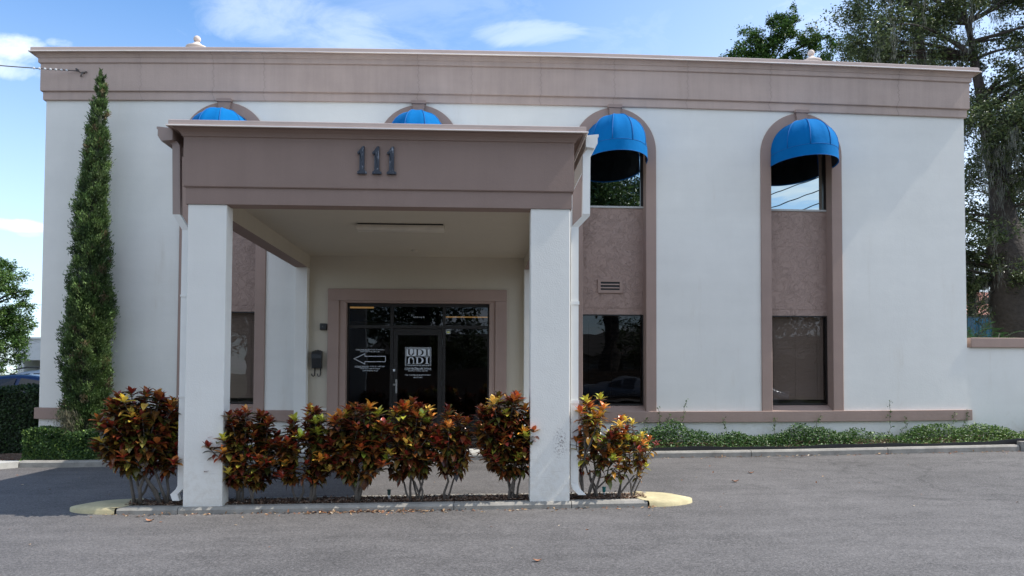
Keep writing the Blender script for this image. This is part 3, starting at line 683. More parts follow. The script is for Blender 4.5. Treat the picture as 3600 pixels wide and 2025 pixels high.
m.quad((xi0, yi0, zc), (xi1, yi0, zc), (xi1, YW, zc), (xi0, YW, zc)); m.quad((xi0, YW, zb), (xi0, yi0, zb), (xi0, yi0, zc), (xi0, YW, zc)); m.quad((xi1, yi0, zb), (xi1, YW, zb), (xi1, YW, zc), (xi1, yi0, zc)); m.quad((xi0, yi0, zb), (xi1, yi0, zb), (xi1, yi0, zc), (xi0, yi0, zc))
m.build('portico_ceiling', M_cream, B)
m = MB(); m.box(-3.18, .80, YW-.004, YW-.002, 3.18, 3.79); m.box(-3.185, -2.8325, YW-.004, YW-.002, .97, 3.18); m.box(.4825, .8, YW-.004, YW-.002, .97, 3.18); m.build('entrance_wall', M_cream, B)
m = MB(); m.box(-1.80, -.56, 10.80, 10.98, 3.765, 3.789); cl_ = m.build('ceiling_light', M_frame, B)
m = MB(); vs = []; fs = []
pr = [(10.79, 3.768), (10.785, 3.735), (10.80, 3.705), (10.83, 3.69), (10.95, 3.69), (10.98, 3.705), (10.995, 3.735), (10.99, 3.768)]
for x in (-1.81, -.55): vs += [(x, y, z) for y, z in pr]
fs = [(i, i+1, i+9, i+8) for i in range(7)]+[tuple(range(8)), tuple(range(15, 7, -1))]
m.add(vs, fs); m.build('diffuser', simple('yellowed_acrylic', (.62, .56, .46), .4, var=.08), cl_)
m = MB(); m.lathe((-1.18, 13.1, 3.79), [(.055, -.002), (.055, -.022), (.03, -.035), (.001, -.036)], 16); m.build('smoke_detector', M_cream, B)
# house numbers
for xc in (-1.392, -1.221, -1.051):
    pts = [(-.052, .245), (-.05, .262), (-.03, .278), (.002, .325), (.03, .332), (.032, .05), (.04, .035), (.058, .028), (.058, .0), (-.052, .0), (-.052, .028), (-.034, .035), (-.026, .05), (-.026, .235), (-.04, .232)]
    m = MB(); m.prism([(xc+x, 3.918+z*.985) for x, z in pts], PY0-.024-.035, PY0-.022)
    o = m.build('house_number', simple('chipped_navy_enamel', (.028, .034, .048), .32, var=.2, scale=12), B, bevel=.009)
# chipped white flecks on the digits
m_, t = mat('enamel_chipped'); co = obco(t); k = t.mr(t.noise(t.vmath('MULTIPLY', co, (1, 1, .35)).outputs[0], 38, 4, .65, .8), .56, .66, 0, .8)
finish(t, princ(t, Base_Color=t.mix(k, (.02, .026, .04), (.34, .36, .40)), Roughness=.35))
for o in B.children:
    if o.name.startswith('house_number'): o.data.materials[0] = m_
# gutters and downspouts
def gutter(x0, x1, mt, sgn):
    m = MB(); a, b = (x0, x1) if sgn > 0 else (x1, x0)      # a = inner, b = outer
    pr = [(a, 4.42), (a, 4.285), (b-sgn*.05, 4.27), (b-sgn*.012, 4.33), (b-sgn*.012, 4.40), (b, 4.41), (b, 4.435), (b-sgn*.02, 4.435)]
    vs = []; fs = []
    for y in (8.62, 13.85): vs += [(x, y, z) for x, z in pr]
    n = len(pr); fs = [(i, i+1, n+i+1, n+i) for i in range(n-1)]+[tuple(range(n)), tuple(range(2*n-1, n-1, -1))]
    return m.add(vs, fs).build('gutter', mt, B)
gl = gutter(-3.74, -3.56, M_pipeb, -1); gr = gutter(1.225, 1.375, M_pipew, 1)
m = MB(); m.rtube([(-3.58, 8.72, 4.29), (-3.545, 8.72, 4.24), (-3.535, 8.74, 3.44), ], .085, .07); m.build('downspout', M_pipeb, B)
m = MB(); m.rtube([(-3.535, 8.74, 3.439), (-3.45, 8.80, 3.27), (-3.45, 8.80, .30), (-3.47, 8.80, .26), (-3.53, 8.80, .20), (-3.50, 8.79, .13)], .08, .07); ds = m.build('downspout', M_pipew, B)
for z in (2.5, 1.33): MB().box(-3.495, -3.405, 8.755, 8.765, z-.012, z+.012).build('bracket', M_pipew, ds)
m = MB(); m.rtube([(1.30, 8.70, 4.29), (1.24, 8.70, 4.20), (1.235, 8.70, 3.50), (1.235, 8.71, 3.48), (1.115, 8.77, 3.36), (1.11, 8.77, 3.34), (1.11, 8.77, .32), (1.13, 8.76, .26), (1.20, 8.75, .19)], .09, .07); dr_ = m.build('downspout', M_pipew, B)
for z in (2.45, 1.28): MB().box(1.058, 1.162, 8.722, 8.732, z-.02, z+.02).build('bracket', M_pipew, dr_)
# things on the wall
mbx = thing('mailbox', 'black wall mailbox with two newspaper hooks left of the entrance', 'mailbox', (-3.01, YW-.06, 1.72))
m = MB(); X0, X1 = -3.10, -2.925; yb_, yf_ = YW-.004, YW-.12
pr = [(yb_, 1.70), (yf_+.01, 1.70), (yf_, 1.90), (yf_+.01, 1.95), (yf_+.035, 1.985), (yb_, 2.01)]
m.add([(X0, y, z) for y, z in pr]+[(X1, y, z) for y, z in pr], [(i, i+6, (i+1) % 6+6, (i+1) % 6) for i in range(6)]+[tuple(range(5, -1, -1)), tuple(range(6, 12))]); m.build('box', M_black, mbx, bevel=.006)
m = MB(); m.add([(X0-.006, yf_-.006, 1.885), (X1+.006, yf_-.006, 1.885), (X1+.006, yf_+.0, 1.955), (X0-.006, yf_+.0, 1.955), (X0-.006, yf_+.03, 1.995), (X1+.006, yf_+.03, 1.995), (X1+.006, yb_, 2.02), (X0-.006, yb_, 2.02)], [(0, 1, 2, 3), (3, 2, 5, 4), (4, 5, 6, 7)]); m.build('lid', M_black, mbx)
m = MB(); m.prism([(X0+.01, 2.0), (X1-.01, 2.0), (X1-.03, 2.03), (-3.0, 2.035), (-3.01, 2.05), (-3.02, 2.035), (X0+.03, 2.03)], yb_-.004, yb_); m.build('backplate', M_black, mbx)
for xc in (-3.06, -2.955):
    m = MB(); m.tube([(xc, YW-.02, 1.71), (xc, YW-.025, 1.60), (xc-.005, YW-.04, 1.565), (xc-.02, YW-.06, 1.55), (xc-.04, YW-.07, 1.565), (xc-.045, YW-.07, 1.60)], .009, 8); m.build('hook', M_black, mbx, smooth=True)
sc = thing('security_camera', 'small black square security camera above the mailbox', 'camera', (-2.91, YW-.03, 2.41))
MB().box(-2.97, -2.848, YW-.075, YW-.002, 2.405, 2.53).build('housing', M_black, sc, bevel=.012)
m = MB(); m.tube([(-2.915, YW-.082, 2.468), (-2.915, YW-.074, 2.468)], .014, 14); m.build('lens', simple('lens_glass', (.12, .12, .13), .1), sc)
# service cable and bracket
y_ = YW-.075-.02
cb = thing('service_cable', 'utility cable clamped to the frieze above the tall cypress', 'cable', (-7.45, y_, 7.1))
m = MB(); P0 = Vector((-7.42, y_, 7.135)); P1 = Vector((-26, 6.0, 9.5)); pts = []
for i in range(41):
    s = i/40; p = P0.lerp(P1, s); p.z -= 4*.0*s*(1-s)
    p.z = P0.z+(P1.z-P0.z)*s-7.5*s*(1-s)*.62; pts.append(p)
m.tube(pts, .009, 6); m.build('wire', simple('cable_sheath', (.10, .085, .08), .6), cb)
M_ins = simple('clear_grey_plastic', (.6, .62, .64), .2)
for k in range(7):
    s = .0085+k*.0042; p = P0.lerp(P1, s); p.z = P0.z+(P1.z-P0.z)*s-7.5*s*(1-s)*.62; MB().lathe((p.x, p.y, p.z), [(.004, -.022), (.022, -.008), (.022, .008), (.004, .022)], 8).build('insulator', M_ins, cb)
m = MB(); m.tube([(-7.42, y_-.04, 7.13), (-7.36, y_-.01, 7.10), (-7.30, y_-.02, 7.105)], .008, 6); m.tube([(-7.30, y_+.03, 7.115), (-7.32, y_-.02, 7.09), (-7.34, y_-.03, 7.05), (-7.37, y_+.02, 7.045)], .012, 6); m.tube([(-7.42, y_-.05, 7.15), (-7.42, y_+.03, 7.15)], .018, 8); m.tube([(-7.27, y_-.02, 7.11), (-7.27, y_+.03, 7.13)], .014, 8)
m.build('bracket', simple('weathered_steel', (.13, .12, .115), .6, .5), cb)
# boundary wall on the right
bw = thing('boundary_wall', 'low white stucco wall with taupe coping right of the building', 'wall', (9.4, 14, 0))
MB().box(9.336, 24, YW+.04, 14.16, -.3, 2.155).build('wall', M_wall, bw)
MB().box(9.41, 24.05, YW-.02, 14.22, 2.1552, 2.345).build('coping', M_taupe, bw, bevel=.012)

# ------------------------------------------------------------------ vegetation helpers
def cloud_mesh(name, P, D, Nn, L, Wd, col, mt, parent=None, fold=.3):
    """one kite-shaped leaf (4 verts, 2 tris) per row"""
    P = np.asarray(P, float); n = len(P)
    D = D/np.linalg.norm(D, axis=1, keepdims=True); S = np.cross(D, Nn); S /= np.maximum(np.linalg.norm(S, axis=1, keepdims=True), 1e-6); Nn = np.cross(S, D)
    L = np.asarray(L)[:, None]*np.ones((n, 1)); Wd = np.asarray(Wd)[:, None]*np.ones((n, 1))
    mid = P+D*L*.45; v = np.stack([P, mid+S*Wd*.5+Nn*Wd*fold, P+D*L, mid-S*Wd*.5+Nn*Wd*fold], 1).reshape(-1, 3)
    idx = np.arange(n)[:, None]*4; f = np.concatenate([idx+np.array([[0, 1, 2]]), idx+np.array([[0, 2, 3]])], 1).reshape(-1)
    me = bpy.data.meshes.new(name); me.vertices.add(4*n); me.vertices.foreach_set('co', v.ravel()); me.loops.add(6*n); me.loops.foreach_set('vertex_index', f.astype(np.int32))
    me.polygons.add(2*n); me.polygons.foreach_set('loop_start', np.arange(0, 6*n, 3, dtype=np.int32)); me.polygons.foreach_set('loop_total', np.full(2*n, 3, dtype=np.int32))
    me.update(calc_edges=True); me.validate()
    a = me.color_attributes.new('Col', 'FLOAT_COLOR', 'POINT'); c4 = np.ones((n, 4)); c4[:, :3] = col; a.data.foreach_set('color', np.repeat(c4, 4, axis=0).ravel())
    return link(name, me, mt, parent)
def rdir(n):
    v = rng.normal(size=(n, 3)); return v/np.linalg.norm(v, axis=1, keepdims=True)
def pal(n, cols, wts, jit=.25):
    cols = np.array(cols); k = rng.choice(len(cols), n, p=np.array(wts)/sum(wts)); return cols[k]*(1+rng.normal(0, jit, (n, 1))).clip(.4, 1.8)
OAKC = [(.06, .09, .032), (.095, .13, .045), (.15, .18, .075), (.04, .06, .025)]
def tree(name, label, cat, base, trunk, trad, clumps, per, size, cols, wts=None, group=None, limb=.5, moss=0, bark=M_bark, seed=1, aspect=.45, twig=True, mt=None):
    R = random.Random(seed); T = thing(name, label, cat, base, group); m = MB()
    tr = [Vector(p) for p in trunk]
    # smooth the trunk
    path = []; rr = []
    for i in range(len(tr)-1):
        for k in range(6): s = k/6; path.append(tr[i].lerp(tr[i+1], s)+Vector((R.uniform(-1, 1), R.uniform(-1, 1), 0))*trad[i]*.10); rr.append(trad[i]+(trad[i+1]-trad[i])*s)
    path.append(tr[-1]); rr.append(trad[-1]); m.tube(path, rr, 12)
    for ci, (c, r) in enumerate(clumps):
        c = Vector(c); j = min(range(len(path)//3, len(path)), key=lambda q: (path[q]-c).length+max(0, path[q].z-c.z+.3)*2.0)
        a = path[j]; d = (c-a).length; mid = a.lerp(c, .5)+Vector((R.uniform(-.12, .12), R.uniform(-.12, .12), R.uniform(.0, .22)))*d
        r0 = min(rr[j]*.6, .018+.014*d); pts = []; rd = []
        for k in range(8): s = k/7; pts.append((a*(1-s)+mid*s)*(1-s)+(mid*(1-s)+c*s)*s); rd.append(r0*(1-s)+.008)
        m.tube(pts, rd, 6, False)
        if twig:
            for k in range(4):
                e = c+Vector((R.gauss(0, 1), R.gauss(0, 1), R.gauss(0, .8)))*r*.6; m.tube([pts[6], pts[6].lerp(e, .5)+Vector((0, 0, .05)), e], [.014, .009, .003], 4, False)
    m.build('trunk', bark, T, smooth=True)
    Ps = []; 
    for (c, r) in clumps:
        n = int(per*r*r); k = max(3, int(5*r/.6)); sub = np.array(c)+rng.normal(0, 1, (k*3, 3))*r*.42*np.array([1, 1, .75])
        s_ = sub[rng.integers(0, len(sub), n)]; Ps.append(s_+rng.normal(0, 1, (n, 3))*r*.17)
    P = np.concatenate(Ps); n = len(P); D = rdir(n); D[:, 2] = D[:, 2]*.6-.15; Nn = rdir(n); Nn[:, 2] = abs(Nn[:, 2])+.5
    sz = size*rng.uniform(.6, 1.3, n)
    cloud_mesh('crown', P, D, Nn, sz, sz*aspect, pal(n, cols, wts or [1]*len(cols)), mt or M_leaf, T)
    if moss:
        Q = []; Dq = []
        for _ in range(moss):
            c, r = clumps[R.randrange(len(clumps))]; p = np.array(c)+rng.normal(0, 1, 3)*r*.5
            k = R.randint(30, 70); ln = R.uniform(.4, 1.3); tt = rng.uniform(0, 1, k); Q.append(np.stack([p[0]+rng.normal(0, .07, k)*(1-.6*tt), p[1]+rng.normal(0, .07, k), p[2]-tt*ln], 1))
        Q = np.concatenate(Q); k = len(Q); D = np.stack([rng.normal(0, .18, k), rng.normal(0, .18, k), -np.ones(k)], 1)
        cloud_mesh('moss', Q, D, rdir(k), rng.uniform(.12, .28, k), np.full(k, .012), pal(k, [(.17, .175, .15), (.11, .115, .095)], [1, 1], .15), M_moss, T)
    return T
def ell(n, c, r, seed, cr=(.5, .9), hollow=.35):
    g = np.random.default_rng(seed); out = []
    while len(out) < n:
        p = g.uniform(-1, 1, 3); q = np.linalg.norm(p)
        if q > 1 or q < hollow: continue
        out.append((tuple(np.array(c)+p*np.array(r)), float(g.uniform(*cr))))
    return out

# big moss hung oak on the right
g_o = np.random.default_rng(77)
def boxc(n, a, b, r0, r1): return [((float(g_o.uniform(a[0], b[0])), float(g_o.uniform(a[1], b[1])), float(g_o.uniform(a[2], b[2]))), float(g_o.uniform(r0, r1))) for _ in range(n)]
cl_ = boxc(30, (10.4, 18.8, 10.6), (16.5, 21.5, 13.6), .6, .95)+boxc(34, (12.9, 18.2, 5.9), (15.6, 20.5, 10.6), .5, .8)+boxc(14, (12.9, 18.6, 4.2), (15.6, 21.5, 6.6), .4, .6)+boxc(12, (12.9, 19.6, 3.4), (13.75, 21.5, 5.4), .3, .45)
tree('oak_tree', 'huge dark oak hung with grey moss behind the right boundary wall', 'tree', (14.55, 19.6, 0), [(14.62, 19.6, -.2), (14.58, 19.6, 2.6), (14.42, 19.6, 4.9), (14.3, 19.7, 6.4), (14.1, 19.9, 8.4), (13.6, 20.0, 11.5)], [.66, .55, .52, .27, .18, .06], cl_, 2000, .10, OAKC, [3, 3, 2, 2], moss=260, seed=5)
cl2 = ell(16, (17.5, 23.5, 7.6), (2.8, 2, 4.4), 8, (.8, 1.2), .2)
tree('oak_tree', 'second oak crown low behind the moss-hung oak at the right edge', 'tree', (16.9, 23, 0), [(16.9, 23, 0), (17.0, 23, 4), (17.2, 23.4, 9)], [.4, .3, .1], cl2, 700, .12, OAKC, [3, 3, 2, 2], seed=9)
cl2 = ell(20, (21.8, 32, 4.8), (5, 2, 2.6), 18, (.6, 1.1), .1)
tree('background_tree', 'shaded tree seen low between oak trunk and building corner', 'tree', (21.8, 32, 0), [(21.8, 32, 0), (21.8, 32, 3), (21.8, 32, 6.5)], [.3, .25, .1], cl2, 520, .13, OAKC, [2, 3, 3, 2], seed=10)
# laurel-like trees over the roof
DENSE = [(.040, .095, .018), (.07, .14, .028), (.11, .19, .04), (.025, .055, .014)]
c1 = [((8.2, 25, 12.35), .38), ((8.8, 25, 12.5), .5), ((9.4, 25, 12.7), .55), ((9.3, 25, 13.35), .4), ((10.0, 25, 13.2), .55), ((10.5, 25, 13.5), .5), ((10.65, 25, 14.0), .34), ((10.1, 25, 13.85), .3), ((11.2, 25, 13.35), .4), ((11.6, 25, 13.25), .3), ((10.9, 25, 12.6), .5), ((10.2, 25, 12.3), .6), ((9.2, 25, 12.0), .6), ((8.6, 25.5, 11.6), .6), ((10.4, 25.5, 11.5), .8), ((9.6, 25.5, 11.0), .8), ((11.0, 25, 11.9), .5)]
tree('background_tree', 'bright green tree with lobed crown rising above the roofline', 'tree', (10, 25.8, 0), [(10, 25.8, 0), (10, 25.8, 8), (10.1, 25.6, 12.4)], [.3, .22, .08], [(p, q*1.12) for p, q in c1]+[((8.0, 25.2, 12.1), .36), ((9.9, 25, 12.9), .45), ((11.5, 25, 13.0), .3), ((11.9, 25, 13.35), .2)], 4600, .10, DENSE, [3, 4, 3, 2], seed=12, mt=M_gloss)
c2 = [((12.3, 26, 13.2), .5), ((12.9, 26, 13.6), .55), ((13.3, 26, 13.2), .5), ((12.3, 26, 12.6), .6), ((12.9, 26, 12.3), .6), ((13.5, 26, 12.4), .7), ((14.2, 26, 12.8), .7), ((14.6, 26, 12.0), .8), ((15.3, 26, 12.6), .8), ((13.4, 26.2, 11.5), .8), ((12.3, 26, 11.6), .6), ((14.8, 26, 11.2), .9), ((16.0, 26, 12.0), .8), ((16.2, 26, 13.2), .8)]
tree('background_tree', 'dark green tree between the lobed crown and the mossy oak', 'tree', (13.4, 26.5, 0), [(13.4, 26.5, 0), (13.4, 26.5, 8), (13.4, 26.3, 12.2)], [.3, .22, .08], c2, 2600, .10, DENSE, [4, 4, 2, 2], seed=13, mt=M_gloss)
cs = [((11.7+.0, 22.6, 11.6), .6), ((12.4, 22.6, 12.6), .6), ((11.6, 22.6, 13.0), .55), ((12.6, 22.6, 13.8), .7), ((13.6, 22.8, 13.6), .8), ((13.6, 22.6, 12.4), .8), ((14.6, 22.6, 13.0), .9), ((15.4, 22.6, 12.2), .9), ((14.6, 22.6, 11.4), .8), ((13.4, 22.6, 11.3), .7), ((16, 22.6, 13.6), .9), ((12.9, 22.6, 11.6), .6), ((12.0, 22.6, 14.4), .6), ((13.4, 22.6, 15.0), .8), ((15, 22.6, 14.8), .9), ((16.5, 22.8, 15), .9)]
tree('oak_tree', 'airy live oak with thin grey sprays above the right roof edge', 'tree', (15, 23.6, 0), [(15, 23.6, 0), (14.8, 23.5, 6), (14.3, 23.2, 10.5), (13.9, 22.9, 13.8)], [.35, .3, .2, .07], cs, 1000, .09, OAKC, [2, 3, 3, 2], moss=50, seed=14, aspect=.4)
# left side trees
LG = [(.065, .135, .025), (.10, .19, .038), (.15, .24, .055), (.04, .08, .02)]
c3 = ell(26, (-15.5, 24, 3.2), (1.35, 1.0, 1.9), 21, (.4, .62), .1)+[((-14.45, 24, 3.7), .38), ((-14.35, 24, 3.1), .35), ((-14.5, 24, 2.5), .4), ((-14.75, 24, 2.0), .4), ((-14.8, 24, 4.3), .3), ((-14.3, 24, 4.15), .16), ((-15.2, 24, 5.0), .35), ((-14.9, 24, 3.3), .45), ((-15.1, 24, 1.7), .4)]
tree('broadleaf_tree', 'light green leafy tree at the left edge before the low white building', 'tree', (-15.6, 24, 0), [(-15.6, 24, 0), (-15.6, 24, 2), (-15.5, 24, 4.4)], [.16, .12, .05], c3, 4600, .085, LG, [3, 4, 3, 2], seed=22)
c4 = ell(14, (-19.8, 37, 3.4), (3.2, 1.4, 2.0), 23, (.6, .9), .1)
tree('broadleaf_tree', 'shaded tree rising behind the low white building', 'tree', (-19.8, 37, 0), [(-19.8, 37, 0), (-19.8, 37, 2), (-19.6, 37, 5)], [.2, .15, .05], c4, 900, .13, OAKC, [2, 3, 2, 2], seed=24)
# ------------------------------------------------------------------ cypress
CY = thing('cypress_tree', 'tall narrow green cypress standing against the left wall', 'tree', (-6.95, 13.42, .1))
zs_t = [(z-1.6)*1.036+1.6 for z in [.45, .62, .9, 1.3, 1.9, 2.6, 3.2, 3.9, 4.6, 5.4, 6.1, 6.55, 6.80]]; cxs = [x*1.036 for x in [-6.70, -6.70, -6.72, -6.72, -6.72, -6.71, -6.70, -6.69, -6.68, -6.635, -6.60, -6.575, -6.56]]
rws = [r_*.72 for r_ in [.26, .36, .41, .44, .46, .44, .39, .325, .255, .175, .105, .045, .010]]
nt_ = 1500
zt = rng.uniform(0, 1, nt_*2); zt = .40+zt*6.72; keep = rng.uniform(0, 1, nt_*2) < np.interp(zt, zs_t, rws)/.33+.08; keep &= zt < 7.02; zt = zt[keep][:nt_]; nt_ = len(zt)
ph = rng.uniform(0, 2*math.pi, nt_); rr_ = np.interp(zt, zs_t, rws)*rng.uniform(.72, 1.14, nt_)*(1+.12*np.sin(ph*3+zt*2.3)+.08*np.sin(zt*5.1+ph))
rr_ *= rng.choice([1, .8], nt_, p=[.75, .25])
C = np.stack([np.interp(zt, zs_t, cxs)+rr_*np.cos(ph), 13.42+rr_*.85*np.sin(ph), zt], 1)
K = 60; ct = np.repeat(C, K, axis=0); out = np.repeat(np.stack([np.cos(ph), np.sin(ph)*.9, np.zeros(nt_)], 1), K, axis=0)
n = len(ct); up = np.array([0, 0, 1.0]); s1 = rng.uniform(0, 1, n)
D = out*.6*np.clip((7.2-ct[:, 2:3])/1.2, .2, 1)+up*.9+rng.normal(0, .42, (n, 3)); tk_ = np.clip((7.25-ct[:, 2:3])/1.6, .25, 1); P = ct+rng.normal(0, .030, (n, 3))*tk_*np.array([1, 1, 1.0])+up*(s1[:, None]*.12-.06)+out*(s1[:, None]*.05)
tc_ = np.repeat(pal(nt_, [(.048, .09, .022), (.085, .145, .036), (.135, .20, .06), (.17, .13, .065)], [4, 4, 3, .5], .25), K, axis=0)*(.55+.75*s1[:, None])
cloud_mesh('foliage', P, D, rdir(n), rng.uniform(.035, .07, n), rng.uniform(.012, .020, n), tc_, leafmat('juniper_foliage', .6, .2), CY)
m = MB(); pr = [(float(r)*.66, z) for z, r in zip(zs_t, rws)]
vs = []; fs = []; nn = 16
for (r, z), cx in zip(pr, cxs): vs += [(cx+r*math.cos(2*math.pi*k/nn), 13.42+r*.85*math.sin(2*math.pi*k/nn), z) for k in range(nn)]
for i in range(len(pr)-1):
    for k in range(nn): fs.append((i*nn+k, i*nn+(k+1) % nn, (i+1)*nn+(k+1) % nn, (i+1)*nn+k))
m.add(vs, fs); m.build('inner_foliage', simple('dense_inner_twigs', (.03, .04, .018), .9, var=.5, scale=30, bumps=.03, bscale=25), CY)
m = MB()
for k in range(4): m.tube([(-6.94+.05*(k-1.5), 13.42, .0), (-6.94+.07*(k-1.5), 13.42, .6), (-6.94, 13.42, 1.2)], [.05, .04, .02], 7)
m.build('trunk', M_bark, CY)
# dead grey tuft at the foot of the cypress
n = 900; P = np.stack([rng.normal(-7.1, .09, n), rng.normal(13.08, .04, n), rng.uniform(.62, .98, n)], 1); cloud_mesh('dead_twigs', P, np.stack([rng.normal(0, .5, n), rng.normal(0, .3, n), -np.ones(n)], 1), rdir(n), rng.uniform(.05, .12, n), np.full(n, .006), pal(n, [(.22, .20, .13), (.14, .14, .09)], [1, 1]), M_moss, CY)
# ------------------------------------------------------------------ hedges
def hedge(name, label, x0, x1, y0, y1, z0, z1, n, size, cols, wts, seed=1, rx=.04):
    H = thing(name, label, 'hedge', ((x0+x1)/2, (y0+y1)/2, z0))
    m = MB(); m.box(x0+.08, x1-.08, y0+.08, y1-.08, z0, z1-.09); m.build('inner_branches', simple('hedge_core', (.012, .018, .008), .95), H)
    g = np.random.default_rng(seed); areas = {'f': (x1-x0)*(z1-z0), 't': (x1-x0)*(y1-y0)*1.2, 'l': (y1-y0)*(z1-z0), 'r': (y1-y0)*(z1-z0)}; tot = sum(areas.values()); Ps = []; Ns = []
    for k, a in areas.items():
        q = int(n*a/tot); u = g.uniform(0, 1, q); v = g.uniform(0, 1, q); dp = g.exponential(.025, q)-.015
        X = x0+(x1-x0)*u; lump = .035*np.sin(X*6+seed)+.02*np.sin(X*14+1)
        if k == 'f': Ps.append(np.stack([X, y0+dp+.02*np.sin(v*9+X*5), z0+.02+(z1-z0)*v+lump*v], 1)); Ns.append(np.tile([0, -1, .25], (q, 1)))
        if k == 't': Ps.append(np.stack([X, y0+(y1-y0)*v, z1-dp+lump-.05*(abs(v-.5)*2)**4], 1)); Ns.append(np.tile([0, -.2, 1.], (q, 1)))
        if k == 'l': Ps.append(np.stack([x0+dp, y0+(y1-y0)*u, z0+.02+(z1-z0)*v], 1)); Ns.append(np.tile([-1, 0, .3], (q, 1)))
        if k == 'r': Ps.append(np.stack([x1-dp, y0+(y1-y0)*u, z0+.02+(z1-z0)*v], 1)); Ns.append(np.tile([1, 0, .3], (q, 1)))
    P = np.concatenate(Ps); Nn = np.concatenate(Ns)+rng.normal(0, .55, (len(P), 3)); q = len(P)
    sz = size*g.uniform(.6, 1.3, q); cloud_mesh('foliage', P, np.cross(Nn, rdir(q))+Nn*.35, Nn, sz, sz*.55, pal(q, cols, wts, .25), M_gloss, H); return H
HG = [(.022, .055, .014), (.04, .085, .022), (.075, .13, .03), (.15, .22, .05)]
hedge('low_hedge', 'low clipped green hedge between the cypress and the kerb', -7.78, -4.6, 13.03, 13.42, .06, .60, 30000, .042, [(.03, .075, .018), (.06, .12, .03), (.11, .19, .045), (.22, .32, .07)], [4, 4, 3, 1], 2)
hedge('tall_hedge', 'tall dark hedge beside the left corner of the building', -13.5, -8.22, 14.15, 14.9, .0, 1.30, 34000, .05, [(.015, .035, .010), (.025, .055, .014), (.04, .07, .02)], [3, 3, 1], 3)

# ------------------------------------------------------------------ ground cover on the right
def stufftag(o, label, cat): return tag(o, label, cat, kind='stuff')
n = 30000; X = rng.uniform(1.9, 14.5, n); Y = np.clip(rng.normal(13.52, .17, n), 13.14, 13.84)
dens = .55+.45*np.sin(X*1.7+1)*np.sin(X*.63+.4)+.25*np.sin(X*4.1); keep = rng.uniform(0, 1, n) < np.clip(dens+.35, .18, 1); X = X[keep]; Y = Y[keep]; n = len(X)
hmax = (.30+.09*np.sin(X*2.3)+.07*np.sin(X*5.2+2)+.03*np.sin(X*11))*(1-((Y-13.6)/.38)**2).clip(.12, 1)
hmax = .85*hmax*np.where((X > 2.7) & (X < 4.5), 1.25, 1.0)*np.where(X > 10.2, 1.15, 1)
Z = gz(X, 12.9)+.12+hmax*rng.uniform(0, 1, n)**.6
D = rdir(n); D[:, 2] = abs(D[:, 2])*.5; Nn = rdir(n)+np.array([0, -.5, 1.2]); sz = rng.uniform(.03, .062, n)
yl = np.clip((X-6)/5, 0, 1)[:, None]; colr_ = pal(n, [(.035, .085, .022), (.06, .13, .03), (.10, .18, .045)], [3, 4, 2], .22); colr_ = colr_*(1+yl*np.array([.9, .55, .2]))
stufftag(cloud_mesh('ground_cover', np.stack([X, Y, Z], 1), D, Nn, sz, sz*.55, colr_, M_gloss), 'leafy green jasmine ground cover along the foot of the right wall', 'ground cover')
# vines climbing
gc = MB(); Ps = []; Ds = []
for (x, h) in ((3.35, .62), (3.55, .48), (3.75, .75), (3.1, .42), (2.7, .5), (5.5, .42), (6.25, .45), (7.7, .70), (8.9, .42), (9.1, .45), (7.95, .35), (4.6, .4), (10.6, .4)):
    p = Vector((x, 13.72, float(gz(x, 12.9))+.2)); pts = [p.copy()]
    for k in range(7): p += Vector((rnd.uniform(-.03, .055), .012, h/7)); p.y = min(p.y, 13.79); pts.append(p.copy())
    gc.tube(pts, .0035, 4, False)
    for q in pts[1:]:
        for _ in range(5): Ps.append(np.array(q)+rng.normal(0, .018, 3)); Ds.append(rdir(1)[0]+np.array([0, -.4, .2]))
n = len(Ps); vine = thing('climbing_vines', 'thin green vine shoots climbing the wall above the ground cover', 'vine', (6, 13.7, .3), kind='stuff')
cloud_mesh('foliage', np.array(Ps), np.array(Ds), rdir(n)+np.array([0, -1, .5]), rng.uniform(.03, .05, n), rng.uniform(.018, .028, n), pal(n, [(.07, .13, .03), (.13, .2, .05)], [2, 1]), M_gloss, vine)
gc.build('stem', M_stem, vine)
# mulch chips and litter
def chips(name, label, n, xf, yf, zf, cols, wts, s=(.02, .06), flat=.35, asp=.35, mt=M_litter):
    X = xf(n); Y = yf(n, X); Z = zf(X, Y)+rng.uniform(.002, .012, n); D = rdir(n); D[:, 2] *= flat; Nn = rdir(n)*.4+np.array([0, 0, 1.]); L_ = rng.uniform(s[0], s[1], n)
    o = cloud_mesh(name, np.stack([X, Y, Z], 1), D, Nn, L_, L_*asp, pal(n, cols, wts, .3), mt); stufftag(o, label, 'litter'); return o
MC = [(.10, .05, .03), (.19, .105, .065), (.30, .20, .14), (.42, .34, .27)]
chips('mulch_chips', 'brown bark mulch chips on the right bed', 9000, lambda n: rng.uniform(1.2, 14.5, n), lambda n, X: rng.uniform(13.07, 13.7, n), lambda X, Y: gz(X, 12.9)+.105+(Y-13.03)*.10, MC, [2, 3, 2, 1])
chips('mulch_chips', 'brown bark mulch chips on the planted island', 6500, lambda n: rng.uniform(-4.1, 1.98, n), lambda n, X: rng.uniform(8.76, 9.09, n), lambda X, Y: gz(X, Y)+.075, MC, [2, 3, 2, 1], (.02, .05))
chips('mulch_chips', 'dark bark mulch chips in front of the low hedge', 2500, lambda n: rng.uniform(-10, -4, n), lambda n, X: rng.uniform(13.01, 13.2, n), lambda X, Y: gz(X, 12.9)+.085, MC, [3, 3, 1, .4])
LC = [(.30, .13, .06), (.42, .27, .15), (.20, .09, .05), (.45, .36, .26)]
chips('leaf_litter', 'dry brown leaves gathered against the island kerb', 420, lambda n: np.where(rng.uniform(0, 1, n) < .6, rng.normal(-1.2, .5, n), rng.uniform(-4.3, 2.2, n)), lambda n, X: 8.585-rng.exponential(.035, n), lambda X, Y: gz(X, Y), LC, [2, 2, 1, 1], (.025, .06), .3, .45)
